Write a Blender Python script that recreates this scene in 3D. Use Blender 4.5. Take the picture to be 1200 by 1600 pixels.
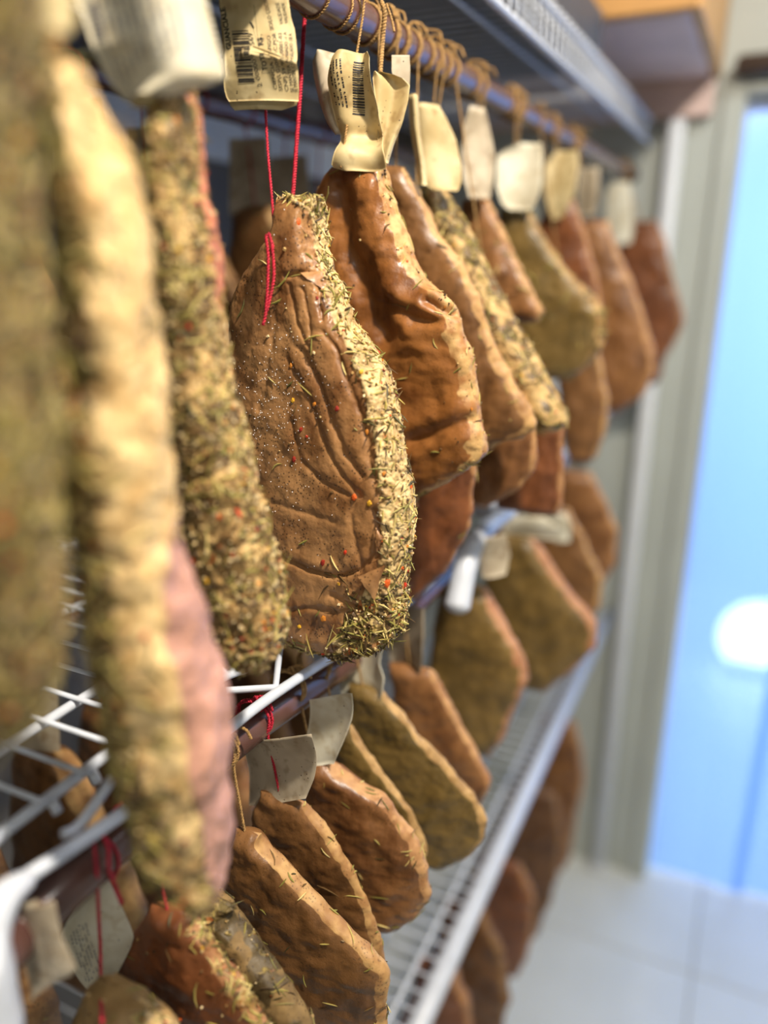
import bpy, math, random
import numpy as np

for o in list(bpy.data.objects):
    bpy.data.objects.remove(o)
scene = bpy.context.scene
COL = scene.collection
R = math.radians
rng = np.random.default_rng(7)
random.seed(7)

# ------------------------------------------------------------------ camera
CAM = np.array([0.0, 0.0, 1.66])
PITCH, YAW, FPX = R(18.25), R(25.4), 1213.0
cam_data = bpy.data.cameras.new('camera')
cam = bpy.data.objects.new('camera', cam_data)
COL.objects.link(cam)
cam.location = CAM
cam.rotation_euler = (R(90) - PITCH, 0, YAW)
cam_data.sensor_fit = 'HORIZONTAL'
cam_data.sensor_width = 36.0
cam_data.lens = 36.0 * FPX / 1200.0
cam_data.clip_start = 0.02
cam_data.clip_end = 50
cam_data.dof.use_dof = True
cam_data.dof.focus_distance = 0.508
cam_data.dof.aperture_fstop = 2.4
scene.camera = cam
RIGHT = np.array([math.cos(YAW), math.sin(YAW), 0])
FWD = np.array([-math.sin(YAW) * math.cos(PITCH), math.cos(YAW) * math.cos(PITCH), -math.sin(PITCH)])
UPV = np.array([-math.sin(YAW) * math.sin(PITCH), math.cos(YAW) * math.sin(PITCH), math.cos(PITCH)])

# ------------------------------------------------------------------ world, exposure, large lights
vs = scene.view_settings
vs.view_transform = 'Standard'
vs.look = 'None'
vs.gamma = 1.0
vs.use_curve_mapping = False
vs.exposure = -0.42
cy = scene.cycles
cy.max_bounces, cy.diffuse_bounces, cy.glossy_bounces, cy.transmission_bounces, cy.transparent_max_bounces = 5, 3, 2, 3, 8
world = bpy.data.worlds.new('world')
scene.world = world
world.use_nodes = True
bg = world.node_tree.nodes['Background']
bg.inputs[0].default_value = (0.86, 0.93, 1.0, 1)
bg.inputs[1].default_value = 0.26


def area_light(name, loc, target, size, watts, color, shape='DISK'):
    d = bpy.data.lights.new(name, 'AREA')
    d.shape = shape
    d.size = size
    d.energy = watts
    d.color = color
    o = bpy.data.objects.new(name, d)
    COL.objects.link(o)
    o.location = loc
    v = np.array(target, float) - np.array(loc, float)
    from mathutils import Vector
    o.rotation_euler = Vector(v).to_track_quat('-Z', 'Y').to_euler()
    return o


KEY_POS = (0.38, 0.20, 2.53)
area_light('key_lamp_light', KEY_POS, (-0.25, 0.5, 1.5), 0.08, 38, (1.0, 0.90, 0.75))
area_light('added_fill_light', (0.55, -0.60, 2.53), (-0.2, 0.3, 1.3), 0.40, 6.5, (1.0, 0.95, 0.88))  # soft fill added behind the camera, with its own fixture
area_light('aisle_lamp_light', (0.40, 1.25, 2.53), (0.2, 1.25, 0.0), 0.35, 11, (0.94, 0.97, 1.0))
area_light('back_room_light', (0.35, 3.0, 2.3), (0.3, 2.6, 0.6), 0.7, 66, (0.54, 0.71, 1.0))

# ------------------------------------------------------------------ projection helpers


def ray(px, py):
    px = np.asarray(px, float)
    py = np.asarray(py, float)
    return (FWD + ((px - 600) / FPX)[..., None] * RIGHT + ((800 - py) / FPX)[..., None] * UPV)


def project(P):
    d = P - CAM
    f = d @ FWD
    return 600 + FPX * (d @ RIGHT) / f, 800 - FPX * (d @ UPV) / f


def hit_plane(px, py, A, n):
    d = ray(px, py)
    t = ((np.asarray(A) - CAM) @ n) / (d @ n)
    return CAM + d * t[..., None]


def at_x(px, py, X):
    d = ray(px, py)
    return CAM + d * ((X - CAM[0]) / d[..., 0])[..., None]


def at_t(px, py, t):
    return CAM + ray(px, py) * t

# ------------------------------------------------------------------ noise


def _hash(ix, iy, iz, seed):
    h = (ix * 374761393 + iy * 668265263 + iz * 2147483647 + seed * 974711) & 0xFFFFFFFF
    h = ((h ^ (h >> 13)) * 1274126177) & 0xFFFFFFFF
    h = (h ^ (h >> 16)) & 0xFFFFFFFF
    return h


def vnoise(p, seed=0):
    p = np.asarray(p, float)
    i = np.floor(p).astype(np.int64)
    f = p - i
    w = f * f * f * (f * (f * 6 - 15) + 10)
    out = 0
    for dx in (0, 1):
        for dy in (0, 1):
            for dz in (0, 1):
                h = _hash(i[..., 0] + dx, i[..., 1] + dy, i[..., 2] + dz, seed)
                gx = (h & 1023) / 511.5 - 1
                gy = ((h >> 10) & 1023) / 511.5 - 1
                gz = ((h >> 20) & 1023) / 511.5 - 1
                dot = gx * (f[..., 0] - dx) + gy * (f[..., 1] - dy) + gz * (f[..., 2] - dz)
                out = out + dot * (w[..., 0] if dx else 1 - w[..., 0]) * (w[..., 1] if dy else 1 - w[..., 1]) * (w[..., 2] if dz else 1 - w[..., 2])
    return out


def fbm(p, seed=0, octv=3):
    s, a = 0, 1.0
    p = np.asarray(p, float)
    for k in range(octv):
        s = s + a * vnoise(p, seed + k * 17)
        p = p * 2.03
        a *= 0.5
    return s


def sstep(a, b, x):
    t = np.clip((x - a) / (b - a), 0, 1)
    return t * t * (3 - 2 * t)

# ------------------------------------------------------------------ mesh helpers


def mesh_quads(name, V, F, smooth=True):
    V = np.asarray(V, np.float32).reshape(-1, 3)
    F = np.asarray(F, np.int32)
    me = bpy.data.meshes.new(name)
    me.vertices.add(len(V))
    me.vertices.foreach_set('co', V.ravel())
    k = F.shape[1]
    me.loops.add(F.size)
    me.loops.foreach_set('vertex_index', F.ravel())
    me.polygons.add(len(F))
    me.polygons.foreach_set('loop_start', np.arange(0, F.size, k, dtype=np.int32))
    me.polygons.foreach_set('loop_total', np.full(len(F), k, np.int32))
    me.polygons.foreach_set('use_smooth', np.full(len(F), smooth, bool))
    me.update(calc_edges=True)
    me.validate()
    return me


def add_attr(me, name, vals):
    a = me.attributes.new(name, 'FLOAT', 'POINT')
    a.data.foreach_set('value', np.asarray(vals, np.float32).ravel())


def add_color(me, cols):
    a = me.attributes.new('Col', 'FLOAT_COLOR', 'POINT')
    c = np.ones((len(cols), 4), np.float32)
    c[:, :3] = cols
    a.data.foreach_set('color', c.ravel())


def link(name, me, mat, parent=None, loc=None):
    o = bpy.data.objects.new(name, me)
    if mat is not None and not me.materials:
        me.materials.append(mat)
    COL.objects.link(o)
    if parent is not None:
        o.parent = parent
    if loc is not None:
        o.location = loc
    return o


def thing(name, label, cat, loc, group=None):
    o = bpy.data.objects.new(name, None)
    COL.objects.link(o)
    o.empty_display_size = 0.02
    o.location = loc
    tag(o, label, cat, group)
    return o


def tag(o, label, cat, group=None):
    o['label'] = label
    o['category'] = cat
    if group:
        o['group'] = group
    return o


def struct(o, label=None, cat=None):
    o['kind'] = 'structure'
    if label:
        o['label'] = label
        o['category'] = cat
    return o


def merge(parts):
    Vs, Fs, n = [], [], 0
    for V, F in parts:
        V = np.asarray(V, float).reshape(-1, 3)
        Vs.append(V)
        Fs.append(np.asarray(F) + n)
        n += len(V)
    return np.vstack(Vs), np.vstack(Fs)


def smooth_path(pts, n=8):
    P = np.asarray(pts, float)
    if len(P) < 3:
        return np.array([P[0] + (P[-1] - P[0]) * s for s in np.linspace(0, 1, 4)])
    out = []
    E = np.vstack([2 * P[0] - P[1], P, 2 * P[-1] - P[-2]])
    for i in range(1, len(E) - 2):
        for s in np.arange(n) / n:
            a, b, c, d = E[i - 1], E[i], E[i + 1], E[i + 2]
            out.append(0.5 * (2 * b + (c - a) * s + (2 * a - 5 * b + 4 * c - d) * s * s + (3 * b - a - 3 * c + d) * s ** 3))
    out.append(P[-1])
    return np.array(out)


def tube(path, r, sides=8, caps=True, roff=0.0):
    P = np.asarray(path, float)
    n = len(P)
    T = np.gradient(P, axis=0)
    T /= np.linalg.norm(T, axis=1)[:, None] + 1e-12
    ref = np.array([0, 0, 1.0]) if abs(T[0][2]) < 0.8 else np.array([1.0, 0, 0])
    N = np.zeros_like(P)
    u = np.cross(T[0], ref)
    u /= np.linalg.norm(u)
    for i in range(n):
        u = u - T[i] * (u @ T[i])
        u /= np.linalg.norm(u) + 1e-12
        N[i] = u
    B = np.cross(T, N)
    rr = np.broadcast_to(np.asarray(r, float), (n,))
    if caps:
        P = np.vstack([P[:1], P, P[-1:]])
        N = np.vstack([N[:1], N, N[-1:]])
        B = np.vstack([B[:1], B, B[-1:]])
        rr = np.concatenate([[1e-5], rr, [1e-5]])
    ang = np.arange(sides) / sides * 2 * math.pi + roff
    V = P[:, None, :] + rr[:, None, None] * (np.cos(ang)[None, :, None] * N[:, None, :] + np.sin(ang)[None, :, None] * B[:, None, :])
    m = len(P)
    i, j = np.meshgrid(np.arange(m - 1), np.arange(sides), indexing='ij')
    j2 = (j + 1) % sides
    F = np.stack([i * sides + j, i * sides + j2, (i + 1) * sides + j2, (i + 1) * sides + j], -1).reshape(-1, 4)
    return V.reshape(-1, 3), F


def twisted(path, r, pitch=0.004, sides=5):
    """two strands laid around each other, like real twine"""
    P = np.asarray(path, float)
    seg = np.linalg.norm(np.diff(P, axis=0), axis=1)
    L = np.concatenate([[0], np.cumsum(seg)])
    n = int(min(max(8, L[-1] / pitch * 7), 700))
    s = np.linspace(0, L[-1], n)
    Q = np.stack([np.interp(s, L, P[:, k]) for k in range(3)], 1)
    T = np.gradient(Q, axis=0)
    T /= np.linalg.norm(T, axis=1)[:, None] + 1e-12
    ref = np.array([0.3, 0.9, 0.2])
    N = np.cross(T, ref)
    N /= np.linalg.norm(N, axis=1)[:, None] + 1e-12
    B = np.cross(T, N)
    out = []
    for ph in (0, math.pi):
        a = s / pitch * 2 * math.pi + ph
        H = Q + 0.45 * r * (np.cos(a)[:, None] * N + np.sin(a)[:, None] * B)
        out.append(tube(H, r * 0.62, sides))
    return merge(out)


def box(x0, x1, y0, y1, z0, z1):
    V = np.array([[x, y, z] for z in (z0, z1) for y in (y0, y1) for x in (x0, x1)], float)
    F = np.array([[0, 2, 3, 1], [4, 5, 7, 6], [0, 1, 5, 4], [2, 6, 7, 3], [0, 4, 6, 2], [1, 3, 7, 5]])
    return V, F


def bevel_box(x0, x1, y0, y1, z0, z1, b):
    """box with chamfered vertical and top edges: stacked rings of 8"""
    def ring(ins, z):
        c = b
        xa, xb, ya, yb = x0 + ins, x1 - ins, y0 + ins, y1 - ins
        return [[xa + c, ya, z], [xb - c, ya, z], [xb, ya + c, z], [xb, yb - c, z], [xb - c, yb, z], [xa + c, yb, z], [xa, yb - c, z], [xa, ya + c, z]]
    rings = [ring(b, z0), ring(0, z0 + b), ring(0, z1 - b), ring(b, z1)]
    V = np.array(sum(rings, []), float)
    F = []
    for k in range(3):
        for j in range(8):
            F.append([k * 8 + j, k * 8 + (j + 1) % 8, (k + 1) * 8 + (j + 1) % 8, (k + 1) * 8 + j])
    for base, rev in ((0, True), (24, False)):
        q = [[base, base + 1, base + 2, base + 3], [base, base + 3, base + 4, base + 7], [base + 4, base + 5, base + 6, base + 7]]
        F += [f[::-1] if rev else f for f in q]
    return V, np.array(F)


def build(name, VF, mat, parent=None, origin=(0, 0, 0), smooth=True):
    V, F = VF
    me = mesh_quads(name, np.asarray(V) - np.asarray(origin), F, smooth)
    return link(name, me, mat, parent)

# ------------------------------------------------------------------ materials


def srgb(r, g, b):
    return tuple(((c / 255) / 12.92 if c / 255 <= 0.04045 else ((c / 255 + 0.055) / 1.055) ** 2.4) for c in (r, g, b))


class NT:
    def __init__(self, name):
        self.m = bpy.data.materials.new(name)
        self.m.use_nodes = True
        self.t = self.m.node_tree
        self.bsdf = self.t.nodes['Principled BSDF']
        self.out = self.t.nodes['Material Output']

    def n(self, typ, **kw):
        x = self.t.nodes.new(typ)
        for k, v in kw.items():
            setattr(x, k, v)
        return x

    def l(self, a, b):
        self.t.links.new(a, b)

    def setin(self, sock, v):
        if hasattr(v, 'is_output') or hasattr(v, 'links'):
            self.l(v, sock)
        else:
            sock.default_value = v

    def math(self, op, a, b=0.0, c=None, clamp=False):
        x = self.n('ShaderNodeMath', operation=op)
        x.use_clamp = clamp
        self.setin(x.inputs[0], a)
        self.setin(x.inputs[1], b)
        if c is not None:
            self.setin(x.inputs[2], c)
        return x.outputs[0]

    def mix(self, f, a, b, blend='MIX'):
        x = self.n('ShaderNodeMix', data_type='RGBA', blend_type=blend)
        self.setin(x.inputs[0], f)
        self.setin(x.inputs[6], (*a, 1) if isinstance(a, tuple) and len(a) == 3 else a)
        self.setin(x.inputs[7], (*b, 1) if isinstance(b, tuple) and len(b) == 3 else b)
        return x.outputs[2]

    def noise(self, vec, scale, detail=3, rough=0.55):
        x = self.n('ShaderNodeTexNoise')
        self.l(vec, x.inputs['Vector'])
        x.inputs['Scale'].default_value = scale
        x.inputs['Detail'].default_value = min(detail, 2.0)
        x.inputs['Roughness'].default_value = rough
        return x.outputs['Fac']

    def voro(self, vec, scale):
        x = self.n('ShaderNodeTexVoronoi')
        self.l(vec, x.inputs['Vector'])
        x.inputs['Scale'].default_value = scale
        return x

    def ramp(self, f, lo, hi):
        x = self.n('ShaderNodeMapRange')
        x.interpolation_type = 'SMOOTHSTEP'
        self.l(f, x.inputs[0])
        x.inputs[1].default_value = lo
        x.inputs[2].default_value = hi
        return x.outputs[0]

    def attr(self, name, out='Fac'):
        x = self.n('ShaderNodeAttribute', attribute_name=name)
        return x.outputs[out]

    def vec(self, scale=(1, 1, 1)):
        tc = self.n('ShaderNodeTexCoord')
        oi = self.n('ShaderNodeObjectInfo')
        ad = self.n('ShaderNodeVectorMath', operation='ADD')
        self.l(tc.outputs['Object'], ad.inputs[0])
        self.l(oi.outputs['Random'], ad.inputs[1])
        mp = self.n('ShaderNodeMapping')
        mp.inputs['Scale'].default_value = scale
        self.l(ad.outputs[0], mp.inputs['Vector'])
        return mp.outputs[0]

    def bump(self, h, strength, dist, prev=None):
        x = self.n('ShaderNodeBump')
        x.inputs['Strength'].default_value = strength
        x.inputs['Distance'].default_value = dist
        self.l(h, x.inputs['Height'])
        if prev is not None:
            self.l(prev, x.inputs['Normal'])
        return x.outputs[0]


def plain(name, col, rough=0.5, metallic=0.0, var=0.12, nscale=25, bump=0.0, bscale=200, spec=0.5):
    t = NT(name)
    v = t.vec()
    f = t.noise(v, nscale, 4)
    c = t.mix(t.ramp(f, 0.3, 0.7), tuple(x * (1 - var) for x in col), tuple(min(1, x * (1 + var)) for x in col))
    t.l(c, t.bsdf.inputs['Base Color'])
    t.bsdf.inputs['Roughness'].default_value = rough
    t.bsdf.inputs['Metallic'].default_value = metallic
    t.bsdf.inputs['Specular IOR Level'].default_value = spec
    if bump:
        t.l(t.bump(t.noise(v, bscale, 3), bump, 0.001), t.bsdf.inputs['Normal'])
    return t.m


def meat_mat(name, c1, c2, fat1, fat2, pink=None, rough=0.46, dark=(0.035, 0.018, 0.01), speck=0.7, gloss=0.5):
    c1, c2 = [(c[0] * 0.86, c[1] * 0.93, c[2] * 0.88) for c in (c1, c2)]
    t = NT(name)
    v = t.vec()
    vs_ = t.vec((1, 1, 0.28))
    base = t.mix(t.ramp(t.noise(v, 26, 5, 0.6), 0.32, 0.66), c1, c2)
    # stringy grain running down the piece
    gr = t.ramp(t.noise(vs_, 150, 4, 0.65), 0.3, 0.75)
    base = t.mix(t.math('MULTIPLY', gr, 0.35), base, tuple(min(1, x * 1.5 + 0.01) for x in c2))
    blot = t.ramp(t.noise(v, 60, 4, 0.6), 0.56, 0.74)
    base = t.mix(t.math('MULTIPLY', blot, 0.55), base, tuple(x * 0.45 for x in c1))
    fa = t.attr('fat')
    fedge = t.math('ADD', fa, t.math('MULTIPLY', t.math('SUBTRACT', t.noise(v, 130, 4), 0.5), 0.9))
    fm = t.ramp(fedge, 0.42, 0.62)
    fcol = t.mix(t.ramp(t.noise(v, 75, 5, 0.65), 0.35, 0.68), fat1, fat2)
    col = t.mix(fm, base, fcol)
    if pink is not None:
        pcol = t.mix(t.ramp(t.noise(v, 45, 4), 0.35, 0.65), pink, tuple(min(1, x * 1.35) for x in pink))
        pm = t.ramp(t.math('ADD', t.attr('pink'), t.math('MULTIPLY', t.math('SUBTRACT', t.noise(v, 90, 3), 0.5), 0.5)), 0.4, 0.65)
        col = t.mix(pm, col, pcol)
    # crust of dried herbs and pepper
    vo = t.voro(t.vec((1, 1, 0.6)), 330)
    cr = t.n('ShaderNodeValToRGB')
    sep = t.n('ShaderNodeSeparateColor')
    t.l(vo.outputs['Color'], sep.inputs[0])
    t.l(sep.outputs[0], cr.inputs[0])
    cr.color_ramp.interpolation = 'CONSTANT'
    el = cr.color_ramp.elements
    el[0].color = (*srgb(60, 46, 22), 1)
    el[1].position = 0.25
    el[1].color = (*srgb(110, 90, 44), 1)
    for pos, c in ((0.45, srgb(150, 128, 62)), (0.62, srgb(82, 70, 36)), (0.78, srgb(186, 160, 100)), (0.93, srgb(176, 92, 34))):
        e = el.new(pos)
        e.color = (*c, 1)
    hm = t.ramp(t.math('ADD', t.attr('herb'), t.math('MULTIPLY', t.math('SUBTRACT', t.noise(v, 100, 5, 0.7), 0.5), 1.6)), 0.50, 0.72)
    col = t.mix(t.math('MULTIPLY', hm, 0.85), col, cr.outputs[0])
    # pepper specks
    v2 = t.voro(v, 420)
    sp = t.math('MULTIPLY', t.math('LESS_THAN', v2.outputs['Distance'], 0.27), t.ramp(t.noise(v, 55, 3), 0.45, 0.56))
    col = t.mix(t.math('MULTIPLY', sp, speck), col, dark)
    t.l(col, t.bsdf.inputs['Base Color'])
    ro = t.math('ADD', rough, t.math('MULTIPLY', t.math('ADD', hm, fm, clamp=True), 0.2))
    ro = t.math('SUBTRACT', ro, t.math('MULTIPLY', t.ramp(t.noise(v, 33, 3), 0.4, 0.6), 0.1))
    t.l(ro, t.bsdf.inputs['Roughness'])
    t.bsdf.inputs['Specular IOR Level'].default_value = gloss
    t.bsdf.inputs['Subsurface Weight'].default_value = 0.0
    t.bsdf.inputs['Subsurface Radius'].default_value = (0.6, 0.25, 0.1)
    t.bsdf.inputs['Subsurface Scale'].default_value = 0.006
    b = t.bump(t.noise(v, 420, 2, 0.7), 0.32, 0.0008)
    b = t.bump(t.math('MULTIPLY', hm, vo.outputs['Distance']), 0.8, 0.0012, b)
    t.l(b, t.bsdf.inputs['Normal'])
    return t.m


def vcol_mat(name, rough=0.6):
    t = NT(name)
    c = t.attr('Col', 'Color')
    t.l(c, t.bsdf.inputs['Base Color'])
    t.bsdf.inputs['Roughness'].default_value = rough
    return t.m


def paper_mat(name, c1, c2, stain):
    t = NT(name)
    v = t.vec()
    base = t.mix(t.ramp(t.noise(v, 38, 5, 0.6), 0.35, 0.65), c1, c2)
    base = t.mix(t.math('MULTIPLY', t.ramp(t.noise(v, 70, 5, 0.7), 0.52, 0.72), 0.6), base, stain)
    vo = t.voro(v, 260)
    sp = t.math('MULTIPLY', t.math('LESS_THAN', vo.outputs['Distance'], 0.13), t.ramp(t.noise(v, 60, 2), 0.5, 0.6))
    base = t.mix(sp, base, srgb(60, 40, 26))
    t.l(base, t.bsdf.inputs['Base Color'])
    t.bsdf.inputs['Roughness'].default_value = 0.55
    t.bsdf.inputs['Transmission Weight'].default_value = 0.0
    t.l(t.bump(t.noise(v, 120, 4), 0.3, 0.001), t.bsdf.inputs['Normal'])
    return t.m


M = {}
CREAM, TAN = srgb(226, 198, 146), srgb(186, 150, 98)
M['hero'] = meat_mat('meat_hero', srgb(122, 74, 40), srgb(180, 128, 84), srgb(218, 190, 134), srgb(168, 136, 88), rough=0.42)
M['orange'] = meat_mat('meat_orange', srgb(106, 58, 24), srgb(158, 98, 50), srgb(204, 164, 106), srgb(164, 112, 62), rough=0.40, speck=0.3)
M['brown'] = meat_mat('meat_brown', srgb(100, 64, 36), srgb(140, 94, 56), srgb(196, 154, 98), srgb(158, 114, 68), rough=0.45, speck=0.4)
M['red'] = meat_mat('meat_red', srgb(94, 50, 28), srgb(138, 80, 48), srgb(180, 132, 86), srgb(142, 92, 56), rough=0.40, speck=0.3)
M['olive'] = meat_mat('meat_olive', srgb(96, 74, 36), srgb(130, 100, 54), srgb(190, 152, 98), srgb(154, 118, 70), rough=0.5, speck=0.5)
M['olive_pink'] = meat_mat('meat_olive_pink', srgb(100, 76, 38), srgb(136, 104, 56), srgb(190, 140, 100), srgb(164, 108, 72), rough=0.5, speck=0.4)
M['rust'] = meat_mat('meat_rust', srgb(112, 68, 38), srgb(154, 102, 62), srgb(194, 148, 98), srgb(160, 112, 70), rough=0.45, speck=0.4)
M['strip'] = meat_mat('meat_strip', srgb(128, 96, 58), srgb(172, 132, 84), srgb(228, 196, 140), srgb(200, 160, 102), pink=srgb(176, 130, 112), rough=0.5)
M['crusted'] = meat_mat('meat_crusted', srgb(92, 68, 38), srgb(132, 100, 58), srgb(204, 170, 112), srgb(172, 136, 84), pink=srgb(176, 108, 78), rough=0.55)
M['crusted_dark'] = meat_mat('meat_crusted_dark', srgb(66, 50, 28), srgb(98, 76, 42), srgb(140, 112, 68), srgb(110, 86, 50), pink=srgb(120, 70, 50), rough=0.6)  # darker copy of crusted; on the leftmost strip it stands in for shade
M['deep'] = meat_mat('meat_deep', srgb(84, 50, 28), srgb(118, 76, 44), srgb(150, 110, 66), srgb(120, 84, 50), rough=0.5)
M['herb'] = vcol_mat('dried_herbs')
M['paper'] = paper_mat('stained_paper', srgb(214, 194, 146), srgb(188, 164, 114), srgb(146, 114, 68))
M['paper_clean'] = paper_mat('white_paper', srgb(222, 216, 196), srgb(206, 196, 170), srgb(180, 160, 120))
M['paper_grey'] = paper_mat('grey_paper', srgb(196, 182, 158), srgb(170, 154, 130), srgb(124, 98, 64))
M['ink'] = plain('black_ink', srgb(34, 30, 30), 0.6, var=0.3, nscale=300)
M['ink_soft'] = plain('faded_ink', srgb(110, 106, 112), 0.6, var=0.3, nscale=300)
M['red_twine'] = plain('red_twine', srgb(176, 22, 48), 0.7, var=0.25, nscale=400, bump=0.5, bscale=900)
M['jute'] = plain('jute_twine', srgb(164, 128, 78), 0.8, var=0.3, nscale=400, bump=0.5, bscale=900)
M['white_wire'] = plain('white_coated_wire', srgb(208, 213, 224), 0.3, var=0.05, nscale=60, bump=0.1)
M['rod'] = plain('brown_rod', srgb(92, 62, 56), 0.24, var=0.12, nscale=40, bump=0.08, bscale=60, spec=0.9)
M['grey_metal'] = plain('grey_metal', srgb(150, 156, 168), 0.4, metallic=0.3, var=0.2, nscale=120)
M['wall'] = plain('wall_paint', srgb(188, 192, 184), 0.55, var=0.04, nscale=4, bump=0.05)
M['wall_shade'] = plain('wall_left_shade', srgb(96, 90, 84), 0.6, var=0.08, nscale=6)  # wall colour darkened to stand in for deep shade behind the rack
M['tile'] = plain('floor_tile_glaze', srgb(224, 226, 222), 0.28, var=0.03, nscale=5)
M['grout'] = plain('grout', srgb(168, 166, 160), 0.8, var=0.1, nscale=80)
M['trim'] = plain('white_trim', srgb(226, 228, 230), 0.4, var=0.03)
M['wood'] = plain('pale_wood', srgb(206, 154, 92), 0.5, var=0.12, nscale=14)
M['wood_under'] = plain('mauve_board', srgb(226, 196, 184), 0.55, var=0.08, nscale=12)
M['dark'] = plain('dark_fitting', srgb(70, 56, 48), 0.5)
M['lamp_body'] = plain('lamp_body', srgb(235, 235, 232), 0.4)
M['blue_wall'] = plain('blue_wall', srgb(172, 198, 250), 0.6, var=0.05, nscale=3)
M['tray'] = plain('grey_plastic', srgb(74, 76, 82), 0.5, var=0.1)
M['cyan'] = plain('cyan_plastic', srgb(40, 150, 220), 0.35)

# ------------------------------------------------------------------ room
RX0, RX1, RY0, RY1, ZC = -0.80, 1.35, -1.0, 1.90, 2.62
floor = struct(build('floor', box(RX0, RX1, RY0, 4.3, -0.06, -0.004), M['grout'], smooth=False))
TS, G0X, G0Y = 0.46, 0.058, 1.627
tile_me = mesh_quads('tile', *bevel_box(0.002, TS - 0.002, 0.002, TS - 0.002, -0.012, 0.0, 0.0015), smooth=False)
tile_me.materials.append(M['tile'])
for i in range(-2, 3):
    for j in range(-6, 6):
        x, y = G0X + i * TS, G0Y + j * TS
        if x > RX1 - 0.1 or y > 4.2:
            continue
        link('tile', tile_me, None, floor, (x, y, 0))
struct(build('ceiling', box(RX0, RX1, RY0, RY1, ZC, ZC + 0.05), M['wall'], smooth=False))
struct(build('wall_left', box(RX0 - 0.06, RX0, RY0, RY1, 0, ZC), M['wall_shade'], smooth=False))
struct(build('wall_near', box(RX0 - 0.06, RX1 + 0.06, RY0 - 0.06, RY0, 0, ZC), M['wall'], smooth=False))
struct(build('wall_right', box(RX1, RX1 + 0.06, RY0, RY1, 0, ZC), M['wall'], smooth=False))
DX0, DX1, DZ = -0.088, 0.80, 1.968
struct(build('wall_far', merge([box(RX0, DX0 - 0.0, RY1, RY1 + 0.08, 0, ZC), box(DX1, RX1, RY1, RY1 + 0.08, 0, ZC),
                                box(DX0, DX1, RY1, RY1 + 0.08, DZ, ZC)]), M['wall'], smooth=False))
struct(build('trim_1', merge([bevel_box(DX0 - 0.045, DX0, RY1 - 0.012, RY1, 0, DZ + 0.045, 0.003),
                              bevel_box(DX1, DX1 + 0.045, RY1 - 0.012, RY1, 0, DZ + 0.045, 0.003),
                              bevel_box(DX0, DX1, RY1 - 0.012, RY1, DZ, DZ + 0.045, 0.003)]), M['wall'], smooth=False))
# room behind the doorway
struct(build('wall_back_room', merge([box(-0.9, 1.5, 4.2, 4.26, 0, ZC), box(-0.96, -0.9, RY1 + 0.08, 4.26, 0, ZC), box(1.5, 1.56, RY1 + 0.08, 4.26, 0, ZC)]), M['blue_wall'], smooth=False))
struct(build('ceiling_back_room', box(-0.96, 1.56, RY1 + 0.08, 4.26, ZC, ZC + 0.05), M['wall'], smooth=False))

# strip curtain in the doorway
t = NT('clear_vinyl')
tr = t.n('ShaderNodeBsdfTransparent')
tr.inputs[0].default_value = (0.80, 0.90, 1.0, 1)
tl = t.n('ShaderNodeBsdfTranslucent')
tl.inputs[0].default_value = (0.72, 0.86, 1.0, 1)
gl = t.n('ShaderNodeBsdfGlossy')
gl.inputs['Roughness'].default_value = 0.15
m1 = t.n('ShaderNodeMixShader')
m1.inputs[0].default_value = 0.6
t.l(tr.outputs[0], m1.inputs[1])
t.l(tl.outputs[0], m1.inputs[2])
m2 = t.n('ShaderNodeMixShader')
m2.inputs[0].default_value = 0.08
t.l(m1.outputs[0], m2.inputs[1])
t.l(gl.outputs[0], m2.inputs[2])
t.l(m2.outputs[0], t.out.inputs[0])
M['vinyl'] = t.m
dr = thing('door_1', 'pale blue see-through strip curtain hanging in the far doorway', 'door', (DX0, RY1 + 0.05, 0))
dr['kind'] = 'structure'
nst = 4
for k in range(nst):
    x0 = DX0 + 0.004 + k * (DX1 - DX0 - 0.03) / nst
    w = (DX1 - DX0) / nst + 0.02
    u = np.linspace(0, 1, 9)
    zz = np.linspace(0.015, DZ - 0.02, 12)
    off = 0.012 * (k % 2)
    Vf = []
    for z in zz:
        for q in u:
            Vf.append([x0 + q * w, RY1 + 0.03 + off + 0.010 * math.sin(q * math.pi) + 0.004 * math.sin(z * 3 + k), z])
    for z in zz:
        for q in u:
            Vf.append([x0 + q * w, RY1 + 0.032 + off + 0.010 * math.sin(q * math.pi) + 0.004 * math.sin(z * 3 + k), z])
    Vf = np.array(Vf)
    F = []
    n1 = len(zz) * 9
    for a in range(len(zz) - 1):
        for b in range(8):
            q = [a * 9 + b, a * 9 + b + 1, (a + 1) * 9 + b + 1, (a + 1) * 9 + b]
            F.append(q)
            F.append([x + n1 for x in q][::-1])
    build('curtain_strip', (Vf, np.array(F)), M['vinyl'], dr, (DX0, RY1 + 0.05, 0))
build('curtain_rail', bevel_box(DX0 - 0.02, DX1 + 0.02, RY1 + 0.022, RY1 + 0.06, DZ - 0.02, DZ - 0.001, 0.003), M['grey_metal'], dr, (DX0, RY1 + 0.05, 0), False)

# door closer bar above the doorway
p = at_t(1152, 108, 1.0)
hb = thing('door_closer', 'dark brown fitting on the far wall above the doorway', 'fitting', (0.0, RY1 - 0.03, 1.995))
build('body', bevel_box(-0.115, 0.16, RY1 - 0.055, RY1 - 0.012, 1.998, 2.034, 0.006), M['dark'], hb, hb.location)
build('arm', bevel_box(0.02, 0.30, RY1 - 0.070, RY1 - 0.056, 2.006, 2.020, 0.003), M['grey_metal'], hb, hb.location)

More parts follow.
